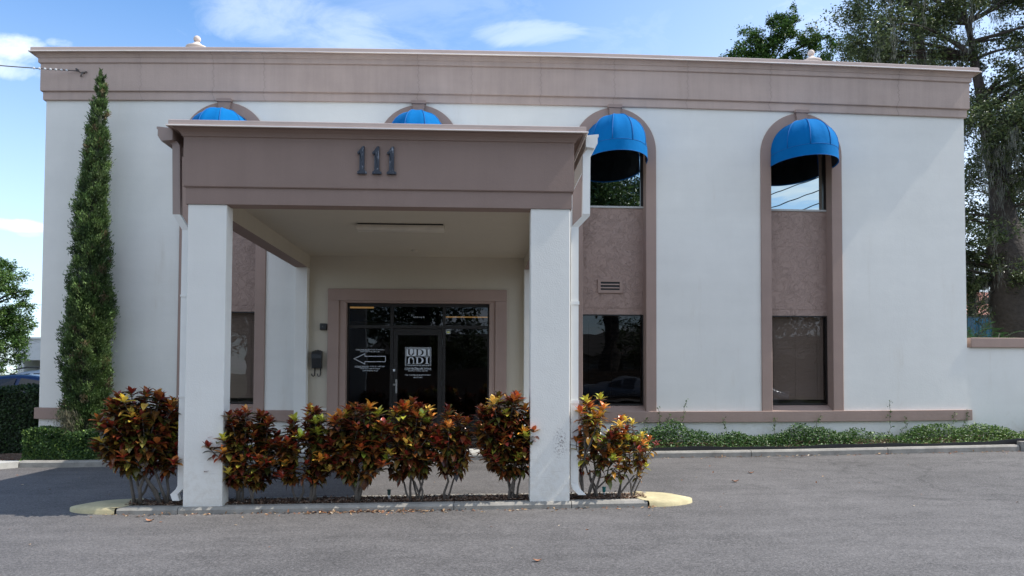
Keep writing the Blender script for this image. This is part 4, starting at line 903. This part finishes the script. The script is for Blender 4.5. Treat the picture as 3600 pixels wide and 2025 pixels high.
chips('leaf_litter', 'dry brown leaves along the far kerb', 260, lambda n: rng.uniform(-2, 11, n), lambda n, X: 12.85-rng.exponential(.04, n), lambda X, Y: gz(X, Y), LC, [2, 2, 1, 1], (.03, .07), .3, .45)
chips('leaf_litter', 'sparse fallen leaves scattered over the asphalt drive', 70, lambda n: rng.uniform(-8, 9, n), lambda n, X: rng.uniform(5.8, 12.6, n), lambda X, Y: gz(X, Y), LC, [3, 1, 1, 1], (.025, .05), .2, .5)
def curled(x, y, s, label):
    m = MB(); n = 5; vs = []
    for i in range(n+1):
        t_ = i/n; w_ = s*.32*math.sin(math.pi*min(1, t_*.9+.08)); zc_ = .006+.02*(t_-.5)**2*4*s/.1
        for k, q in enumerate((-1, -.5, 0, .5, 1)): vs.append((x+s*(t_-.5), y+q*w_, float(gz(x, y))+zc_+.010*q*q*s/.1))
    fs = [(i*5+k, i*5+k+1, i*5+6+k, i*5+5+k) for i in range(n) for k in range(4)]
    m.add(vs, fs); o = m.build('fallen_leaf', simple('dry_leaf', (.36, .17, .09), .8, var=.25, scale=60), None, smooth=True); tag(o, label, 'leaf', 'dry leaves lying on the drive')
curled(3.55, 10.25, .10, 'curled brown leaf on the drive right of the yellow island tip')
curled(4.05, 11.0, .09, 'small curled leaf lying highest on the sunlit drive right of island')
curled(.48, 6.2, .07, 'orange leaf lying alone at the bottom centre of the asphalt')
curled(-3.55, 8.2, .09, 'orange leaf on the asphalt below the left end of the island')

# ------------------------------------------------------------------ croton shrubs
BR = [(.80, .60, .10), (.50, .52, .07), (.78, .28, .045), (.55, .05, .035), (.30, .40, .05), (.70, .42, .10), (.62, .14, .05)]
DK = [(.05, .009, .012), (.06, .08, .016), (.040, .010, .009), (.028, .034, .009), (.035, .05, .010), (.06, .075, .015), (.020, .012, .010), (.075, .022, .010), (.13, .016, .012), (.020, .026, .010), (.13, .052, .012), (.05, .03, .010), (.24, .075, .018), (.03, .05, .012)]
GD = [(.36, .11, .015), (.42, .22, .03), (.30, .30, .045), (.22, .05, .015), (.12, .15, .03), (.50, .32, .05)]
def croton(label, stems, xr, zr, yr, tips, warm=.35, seed=1, nstem=5, scale=1.0, red=1.0, by=8.84, gold=0.0):
    R = np.random.default_rng(seed); x0, x1 = xr; z0, z1 = zr; bx = float(np.mean(stems)); x0 -= .01; x1 += .01; z0 -= .06; tips = int(tips*(1.6 if not gold else .95))
    T = thing('croton_shrub', label, 'shrub', (bx, by, float(gz(bx, by))+.07), 'croton shrubs planted along the island')
    m = MB(); LP = []      # leaves: P, D, N, L, W, col, vein, k
    roots = [(s+R.normal(0, .012), by+R.normal(0, .03)) for s in stems]
    forks = []
    for (sx, sy) in roots:
        k = max(1, round(nstem/len(roots)))
        for _ in range(k):
            tx = sx+(R.uniform(x0, x1)-sx)*.55; fz = float(R.uniform(.36, .55))*(z1/1.35)
            pts = [Vector((sx, sy, .07)), Vector((sx+(tx-sx)*.25+R.normal(0, .02), sy+R.normal(0, .015), .07+fz*.35)), Vector((sx+(tx-sx)*.62+R.normal(0, .02), sy+R.normal(0, .04), .07+fz*.7)), Vector((tx, sy+R.normal(0, .07), .07+fz))]
            r0 = R.uniform(.011, .02)*scale; m.tube(pts, [r0*1.15, r0, r0*.85, r0*.7], 7); forks.append(pts[-1]); forks.append(pts[2])
    for i in range(tips):
        # tips fill the envelope: more near the top surface
        s = (i+.5)/tips; tx = x0+(x1-x0)*((s*7.0+R.uniform(-.03, .03)) % 1.0); e = 1-((tx-(x0+x1)/2)/((x1-x0)/2))**2
        top = z0+(z1-z0)*(.55+.45*max(0, e)**.5); tz = top-(top-z0)*float(R.uniform(0, 1))**1.35*.85; ty = by+float(R.uniform(-yr, yr))
        tip = Vector((tx, ty, tz)); f = min(forks, key=lambda q: (q-tip).length+max(0, q.z-tip.z+.12)*3)
        d = (tip-f).length; mid = f.lerp(tip, .45)+Vector((R.normal(0, .03), R.normal(0, .02), -.02+.03*d)); mid.z = min(mid.z, tip.z-.02)
        pts = [(f*(1-q)+mid*q)*(1-q)+(mid*(1-q)+tip*q)*q for q in (0, .25, .5, .75, 1)]; m.tube(pts, [.0085*scale, .0075*scale, .0065*scale, .0055*scale, .004], 6, False)
        ax = (tip-pts[3]).normalized(); ax = (ax+Vector((0, 0, .6))).normalized()
        L_ = float(R.uniform(.16, .32)); nodes = int(L_/(.013 if not gold else .018)); hi = R.uniform() < warm; ang = R.uniform(0, 6.28)
        maincol = BR[R.choice(len(BR), p=np.array([3, 3.0, 2*red, 2.2*red, 2.0, 2, 1.5*red])/(10.0+5.7*red))]
        for k in range(nodes+7):
            if k < 7: q = 0; pos = tip-ax*(.006*k); elev = 1.25-k*.13; ln = R.uniform(.07, .105)+k*.006
            else: q = (k-7)/max(1, nodes); pos = tip-ax*(.04+q*L_)+Vector((0, 0, 0)); elev = .50-q*1.15+R.normal(0, .25); ln = R.uniform(.09, .145)
            # follow the twig
            if k >= 7:
                u = min(1, (.04+q*L_)/max(.05, d)); j = 1-u; pp = (f*(1-j)+mid*j)*(1-j)+(mid*(1-j)+tip*j)*j; pos = pp
            ang += 2.4; h = Vector((math.cos(ang), math.sin(ang), 0)); D = (h*math.cos(elev)+Vector((0, 0, 1))*math.sin(elev)); Nn = (Vector((0, 0, 1))*math.cos(elev)-h*math.sin(elev))
            ln *= scale
            if k < 7 and hi: col = np.array(maincol)*R.uniform(.8, 1.25); vein = np.array(BR[R.integers(0, 2)]) ; vk = R.uniform(.2, .8)
            elif k < 7: col = np.array([(.30, .035, .025), (.16, .03, .02), (.10, .10, .025), (.40, .13, .03)][R.integers(0, 4)])*R.uniform(.7, 1.3); vein = np.array((.45, .10, .04)); vk = R.uniform(0, .5)
            else:
                c_ = DK[R.choice(len(DK))]
                if R.uniform() < gold*.6: c_ = GD[R.choice(len(GD))]
                col = np.array(c_)*R.uniform(.5, 1.15); vein = np.array([(.38, .14, .03), (.36, .30, .05), (.34, .06, .03)][R.integers(0, 3)]); vk = R.uniform(0, .85)
                if R.uniform() < .05: col = np.array(BR[R.integers(0, len(BR))])*.8
            LP.append((tuple(pos), tuple(D), tuple(Nn), ln, ln*R.uniform(.44, .58), col, vein, vk, R.uniform(.1, .45)))
    m.build('stem', M_stem, T, smooth=True)
    n = len(LP); P = np.array([l[0] for l in LP]); D = np.array([l[1] for l in LP]); Nn = np.array([l[2] for l in LP]); L_ = np.array([l[3] for l in LP])[:, None]; W_ = np.array([l[4] for l in LP])[:, None]; cv_ = np.array([l[8] for l in LP])[:, None]
    S = np.cross(D, Nn); rows = [(0, 0, [0])]; V = []; UV = []
    prof = [(.0, 0), (.22, .72), (.45, 1.0), (.72, .78), (1.0, 0)]
    layout = []
    for t_, wdt in prof:
        for s in ([0] if wdt == 0 else [-1, 0, 1]):
            V.append(P+D*L_*t_-Nn*(cv_*L_*t_*t_)+S*(W_*.5*wdt*s)+Nn*(W_*.22*wdt*abs(s))); UV.append((t_, s*wdt)); 
    V = np.stack(V, 1); nv = V.shape[1]      # 0 | 1 2 3 | 4 5 6 | 7 8 9 | 10
    F_ = [(0, 2, 1, -1), (0, 3, 2, -1), (1, 2, 5, 4), (2, 3, 6, 5), (4, 5, 8, 7), (5, 6, 9, 8), (7, 8, 10, -1), (8, 9, 10, -1)]
    me = bpy.data.meshes.new('leaves'); faces = []
    for i in range(n):
        b = i*nv; faces += [tuple(b+q for q in f_ if q >= 0) for f_ in F_]
    me.from_pydata(V.reshape(-1, 3).tolist(), [], faces); me.polygons.foreach_set('use_smooth', [True]*len(faces)); me.update()
    def at(nm, arr, typ='FLOAT_COLOR'):
        a = me.color_attributes.new(nm, typ, 'POINT'); c4 = np.ones((n, 4)); c4[:, :3] = arr; a.data.foreach_set('color', np.repeat(c4, nv, axis=0).ravel())
    at('Col', np.array([l[5] for l in LP]).clip(0, 1)); at('Vein', np.array([l[6] for l in LP]))
    a = me.attributes.new('luv', 'FLOAT_VECTOR', 'POINT'); uu = np.tile(np.array(UV), (n, 1)); vk = np.repeat(np.array([l[7] for l in LP]), nv); a.data.foreach_set('vector', np.concatenate([uu, vk[:, None]], 1).ravel())
    link('leaves', me, M_croton, T)
croton('broad dark red croton left of the left portico column', [-4.0, -3.93, -3.72, -3.64], (-4.40, -3.50), (.50, 1.40), .26, 48, .26, 31, 6, 1.15)
croton('croton beside the left column with yellow buds on its lower left side', [-2.84, -2.78, -2.62], (-3.12, -2.38), (.28, 1.17), .24, 44, .34, 32, 6, 1.0)
croton('thin-stemmed reddish croton, second right of the left column', [-2.14, -2.0, -1.92], (-2.34, -1.74), (.36, 1.18), .22, 36, .40, 33, 5, 1.0)
croton('croton on a single short forked trunk in front of the arrow panel', [-1.43], (-1.74, -1.10), (.44, 1.27), .24, 38, .38, 34, 5, 1.12)
croton('many-branched croton in front of the glass door', [-.80, -.74, -.70], (-1.10, -.50), (.50, 1.28), .22, 36, .42, 35, 6, 1.0)
croton('slender croton on one thin stem left of the right bushy one', [-.40], (-.52, -.12), (.55, 1.20), .18, 18, .16, 36, 2, 1.0)
croton('tall full croton touching the left side of the right column', [.33, .39, .42], (-.04, .64), (.46, 1.37), .24, 46, .42, 37, 6, 1.05, 1.4)
croton('golden croton right of the right column with long bare stems', [1.19, 1.27, 1.36, 1.42], (1.10, 1.76), (.40, 1.36), .22, 36, .75, 38, 6, 1.0, gold=.7)
croton('small airy yellow-orange croton nearest the yellow island tip', [1.62, 1.80], (1.60, 2.08), (.45, 1.08), .16, 21, .80, 39, 6, .78, gold=1.0)
def sprinkler(x, y, label, c):
    T = thing('sprinkler_head', label, 'sprinkler', (x, y, float(gz(x, y))+.07)); z = float(gz(x, y))+.06
    MB().lathe((x, y, z), [(.014, 0), (.014, .07), (.001, .07)], 10).build('riser', M_pipew, T)
    MB().lathe((x, y, z+.055), [(.016, 0), (.02, .01), (.02, .05), (.026, .052), (.026, .062), (.001, .064)], 12).build('cap', simple('sprinkler_cap', c, .5), T)
sprinkler(1.50, 8.98, 'teal sprinkler head between the two golden crotons', (.01, .22, .20)); sprinkler(-1.09, 9.0, 'dark green sprinkler head between crotons near the door', (.02, .06, .05)); sprinkler(-3.80, 9.0, 'green sprinkler head under the broad left croton', (.02, .09, .07))

# ------------------------------------------------------------------ vehicles
def car(name, label, x, y, rz, body, st, group, roofrail=False):
    T = thing(name, label, 'car', (0, 0, 0), group); cm = simple('car_paint', body, .22, .3, .02)
    # stations: (x, z_low, z_belt, z_top, half width low, half width top)
    n = len(st); vs = []; fs = []
    for (sx, zl, zb_, zt_, hw, ht) in st:
        vs += [(sx, -hw, zl), (sx, -hw-.02, (zl+zb_)/2), (sx, -hw+.03, zb_), (sx, -ht, zt_-.03), (sx, -ht*.8, zt_), (sx, ht*.8, zt_), (sx, ht, zt_-.03), (sx, hw-.03, zb_), (sx, hw+.02, (zl+zb_)/2), (sx, hw, zl)]
    for i in range(n-1):
        for k in range(9): fs.append((i*10+k, i*10+10+k, i*10+11+k, i*10+1+k))
        fs.append((i*10+9, i*10+19, i*10+10, i*10))
    fs += [tuple(range(9, -1, -1)), tuple((n-1)*10+k for k in range(10))]
    m = MB().add(vs, fs); bd = m.build('body', cm, T, smooth=True); bd.modifiers.new('s', 'SUBSURF').levels = 1; bd.modifiers['s'].render_levels = 2
    gm = simple('car_glass', (.015, .017, .02), .05); ci = [i for i, s in enumerate(st) if s[3]-s[2] > .3]
    for sg in (-1, 1):
        for a, b in zip(ci[:-1], ci[1:]):
            A, B_ = st[a], st[b]; xa = A[0]+.06; xb = B_[0]-.04
            if xb-xa < .2: continue
            m = MB(); m.quad((xa, sg*(A[4]-.015), A[2]+.05), (xb, sg*(B_[4]-.015), B_[2]+.05), (xb, sg*(B_[5]+.035), B_[3]-.11), (xa, sg*(A[5]+.035), A[3]-.11)); m.build('side_window', gm, T)
    for (a, b) in ((ci[0]-1, ci[0]), (ci[-1]+1, ci[-1])):
        A, B_ = st[a], st[b]; m = MB(); s_ = -.03 if a < b else .03
        m.quad((A[0]+s_, -A[5]*.85, A[3]+.035), (A[0]+s_, A[5]*.85, A[3]+.035), (B_[0]+s_, B_[5]*.85, B_[3]-.03), (B_[0]+s_, -B_[5]*.85, B_[3]-.03)); m.build('windscreen', gm, T)
    for wx in (st[0][0]+.85, st[-1][0]-.85):
        for sg in (-1, 1):
            m = MB(); m.tube([(wx, sg*.70, .33), (wx, sg*.74, .33), (wx, sg*.90, .33), (wx, sg*.93, .33)], [.28, .33, .33, .28], 20); wh = m.build('wheel', M_plastic, T, smooth=False)
            m = MB(); m.tube([(wx, sg*.925, .33), (wx, sg*.94, .33)], [.21, .18], 16); m.build('rim', M_alum, wh)
    for sg in (-1, 1):
        m = MB(); m.box(st[-1][0]-.12, st[-1][0]+.015, sg*.62-.16, sg*.62+.16, .66, .78); m.build('headlight', simple('lamp_lens', (.7, .7, .72), .1), T, bevel=.03)
    if roofrail:
        for sg in (-1, 1): m = MB(); m.tube([(-1.4, sg*.56, 1.64), (-1.2, sg*.56, 1.70), (.2, sg*.56, 1.72), (.55, sg*.56, 1.65)], .022, 6); m.build('roof_rail', M_plastic, T)
    T.location = (x, y, 0.02); T.rotation_euler = (0, 0, rz)
    return T
sedan = [(-2.3, .35, .60, .72, .70, .60), (-2.15, .25, .85, 1.0, .86, .66), (-1.5, .22, .92, 1.06, .90, .68), (-.95, .22, .93, 1.40, .90, .56), (-.1, .22, .92, 1.46, .90, .58), (.55, .22, .91, 1.38, .90, .58), (1.25, .22, .90, .98, .90, .68), (2.05, .24, .74, .84, .86, .62), (2.3, .33, .50, .62, .70, .56)]
suv = [(-2.3, .4, .9, 1.0, .80, .66), (-2.2, .3, 1.0, 1.12, .90, .68), (-1.95, .28, 1.05, 1.62, .92, .60), (-.9, .28, 1.04, 1.68, .93, .62), (.0, .28, 1.03, 1.67, .93, .62), (.6, .28, 1.02, 1.58, .92, .60), (1.3, .28, 1.0, 1.10, .92, .70), (2.1, .3, .86, .95, .88, .66), (2.35, .4, .6, .7, .74, .6)]
car('parked_car', 'dark blue car parked behind the tall hedge, nearer one', -10.55, 18.2, 0, (.012, .03, .09), [(a, b, c+.06, d+.10, e, f) for a, b, c, d, e, f in sedan], 'cars parked left of the building')
car('parked_car', 'silver sport utility car with roof rails behind the dark blue one', -12.2, 21.4, math.pi, (.42, .46, .50), suv, 'cars parked left of the building', True)
# ------------------------------------------------------------------ distant buildings
wb = thing('low_building', 'low flat-roofed white building behind the parked cars', 'building', (-17, 32, 0))
M_wb = simple('white_render', (.52, .54, .55), .8)
m = MB(); m.box(-19.55, -10, 32, 38, 2.12, 3.0); m.box(-19.45, -19.2, 32.05, 38, 0, 2.12); m.box(-19.2, -10, 33.2, 38, 0, 2.12); m.build('wall', M_wb, wb)
m = MB(); m.box(-19.6, -9.95, 31.95, 38.05, 3.0, 3.08); m.build('coping', M_wb, wb)
m = MB(); m.box(-19.05, -16.5, 33.12, 33.19, 1.72, 2.08); m.build('window', simple('shaded_glass', (.015, .015, .018), .2), wb)
th_ = thing('tiled_house', 'distant house with red tiled hip roof seen past the oak trunk', 'house', (29, 41, 0))
m = MB(); m.box(27.6, 34, 41, 47, 0, 4.95); m.build('wall', simple('beige_wall', (.45, .40, .32), .85), th_)
M_tile, t = mat('red_roof_tiles'); co = obco(t); wv_ = t.new('ShaderNodeTexWave', inp={'Vector': co, 'Scale': 1.8, 'Distortion': 1.0}); finish(t, princ(t, Base_Color=t.mix(wv_.outputs['Fac'], (.22, .07, .045), (.46, .20, .14)), Roughness=.8, Normal=t.bump(wv_.outputs['Fac'], 1, .06)))
m = MB(); m.add([(27.0, 40.4, 4.95), (34.6, 40.4, 4.95), (34.6, 47.6, 4.95), (27.0, 47.6, 4.95), (29.6, 44, 6.75), (32.2, 44, 6.75)], [(0, 1, 5, 4), (1, 2, 5), (2, 3, 4, 5), (3, 0, 4), (3, 2, 1, 0)]); m.build('roof', M_tile, th_)
m = MB(); m.box(28.3, 30.5, 40.93, 40.99, 3.0, 4.2); m.build('window', M_frame, th_)
dm = thing('blue_container', 'blue metal container standing before the distant tiled house', 'container', (21, 30, 0))
m = MB(); m.box(20.9, 22.8, 30.5, 32, 1.6, 4.12); m.build('body', simple('blue_steel', (.03, .17, .28), .5), dm, bevel=.03)
m = MB()
for k in range(6): m.box(21.05+k*.3, 21.13+k*.3, 30.44, 30.499, 1.7, 4.0)
m.build('rib', simple('blue_steel_rib', (.035, .19, .30), .5), dm); MB().box(20.85, 22.85, 30.45, 32.05, 4.121, 4.2).build('lid', M_black, dm); MB().box(21, 22.7, 30.6, 31.9, 0, 1.6).build('stand', M_wall, dm)
# fern-like shrub over the boundary wall
n = 5200; FR = thing('fern_shrub', 'feathery green shrub just behind the boundary wall', 'shrub', (10.3, 14.9, 0)); Pp = []; Dd = []
fm = MB()
for k in range(46):
    a = rnd.uniform(0, 6.28); L_ = rnd.uniform(.5, .95); b_ = Vector((10.15+rnd.uniform(-.45, .45), 15.0+rnd.uniform(-.3, .3), rnd.uniform(1.9, 2.2))); e = b_+Vector((math.cos(a)*L_*.8, math.sin(a)*.5*L_, rnd.uniform(.15, .62)))
    mid = b_.lerp(e, .5)+Vector((0, 0, .25)); prev = b_; side = (e-b_).cross(Vector((0, 0, 1))).normalized(); pts = []
    for i in range(14):
        s = i/13; p = (b_*(1-s)+mid*s)*(1-s)+(mid*(1-s)+e*s)*s; pts.append(p)
        for sg in (-1, 1):
            for _ in range(4): Pp.append(tuple(p+Vector((0, 0, rnd.uniform(-.01, .01))))); Dd.append(tuple((side*sg+(e-b_).normalized()*.5+Vector((0, 0, -.15+rnd.uniform(-.1, .1)))).normalized()))
    fm.tube(pts, .005, 4, False)
n = len(Pp); cloud_mesh('foliage', np.array(Pp), np.array(Dd), np.tile([0, 0, 1.], (n, 1))+rng.normal(0, .2, (n, 3)), rng.uniform(.06, .12, n), rng.uniform(.012, .02, n), pal(n, [(.03, .09, .025), (.06, .15, .04)], [1, 1]), M_leaf, FR)
fm.tube([(10.15, 15, 0), (10.15, 15, 2.1)], [.05, .04], 8); fm.build('stem', M_stem, FR)

# ------------------------------------------------------------------ behind the viewer, seen in the glass
OB = [(.03, .055, .016), (.05, .085, .024), (.08, .12, .035)]
for i, (x, y, h, r, sd_, lb) in enumerate(((7.4, -15, 17.0, 4.2, 51, 'broad oak across the street reflected in the third upper window'), (-3.6, -17, 10.0, 5.4, 52, 'mossy oak across the street reflected in the entrance glass'), (-14, -18, 9, 5.5, 53, 'oak across the street toward the left'), (11.6, -24, 6.2, 3.4, 54, 'rounded tree across the street reflected low beside the wires'))):
    tree('street_tree', lb, 'tree', (x, y, 0), [(x, y, 0), (x+.2, y, h*.35), (x, y, h*.8)], [.5, .42, .15], ell((60, 34, 34, 16)[i], (x, y, h*.72), (r, r*.6, h*.36), sd_, (1.1, 1.7), .1), 420 if i == 0 else 150, .24, OB, seed=sd_, moss=30 if i == 1 else 0, twig=False)
for i, (x, h, lb) in enumerate(((-20, 8.5, 'leftmost tree of the row behind the street house'), (-11, 7.5, 'second tree of the row behind the street house'), (-3, 8.2, 'middle tree of the row behind the street house'), (20, 7.4, 'tree right of the middle in the row behind the street house'), (29, 8.5, 'rightmost tree of the row behind the street house'))):
    tree('street_tree', lb, 'tree', (x, -22.5, 0), [(x, -22.5, 0), (x+.2, -22.5, h*.35), (x, -22.5, h*.8)], [.35, .3, .1], ell(26, (x, -22.5, h*.52), (5.0, 1.6, h*.46), 90+i, (1.1, 1.6), .0), 190, .26, OB, seed=90+i, twig=False, group='trees in a row across the street')
fc = thing('board_fence', 'brown vertical board fence across the street behind the viewer', 'fence', (0, -13.4, 0))
m = MB()
for k in range(150):
    x = -11+k*.152; m.box(x, x+.14, -13.42, -13.40, -.05, 1.85+.02*math.sin(k*7.1))
m.build('boards', simple('weathered_board', (.17, .10, .06), .9, var=.25, scale=8), fc)
m = MB(); m.box(-11, 11.8, -13.46, -13.425, .4, .5); m.box(-11, 11.8, -13.46, -13.425, 1.4, 1.5); m.build('rail', simple('fence_rail', (.15, .09, .055), .9), fc)
hs = thing('street_house', 'low house with dark roof across the street behind the viewer', 'house', (14, -28, 0))
MB().box(-9, 30, -34, -27, 0, 3.1).build('wall', simple('street_house_wall', (.30, .30, .29), .8), hs)
m = MB(); m.add([(-9.5, -26.5, 3.1), (30.5, -26.5, 3.1), (30.5, -34.5, 3.1), (-9.5, -34.5, 3.1), (-6, -30.5, 4.9), (27, -30.5, 4.9)], [(0, 1, 5, 4), (1, 2, 5), (2, 3, 4, 5), (3, 0, 4), (0, 3, 2, 1)]); m.build('roof', simple('shingles', (.06, .055, .05), .9), hs)
for k in range(7): MB().box(-6+k*5, -4.6+k*5, -26.99, -26.95, 1, 2.3).build('window', M_frame, hs)
for k, (x, rzz, colr_) in enumerate(((7.4, 0.05, (.16, .17, .19)), (13.6, 0.02, (.25, .27, .3)))):
    car('parked_car', ('dark silver car parked across the street, reflected in the lower glass', 'grey car parked across the street behind the viewer')[k], x, -10.2, rzz, colr_, sedan, 'cars parked across the street')
# overhead wires and poles
def pole(x, y, h, label):
    T = thing('utility_pole', label, 'pole', (x, y, 0)); MB().tube([(x, y, 0), (x, y, h)], [.16, .11], 12).build('post', M_bark, T); MB().box(x-.9, x+.9, y-.06, y+.06, h-.6, h-.48).build('crossarm', M_bark, T)
pole(1.2, -13.0, 6.9, 'short utility pole across the street holding the low wire ends'); pole(27.6, 8.1, 14.2, 'tall utility pole beyond the right edge of the view')
wr = thing('overhead_wires', 'five black overhead wires reflected in the right upper window', 'wire', (13, -3, 8))
for dz in (-1.35, -.85, -.1, .45, 1.05):
    m = MB(); pts = []
    for i in range(31):
        t_ = -12+26*i/30; s = i/30; pts.append((13.4+t_, -3+.8*t_, 9.0+dz+.30*t_-1.0*4*s*(1-s)*.9+.6))
    m.tube(pts, .022, 5); m.build('wire', M_plastic, wr)
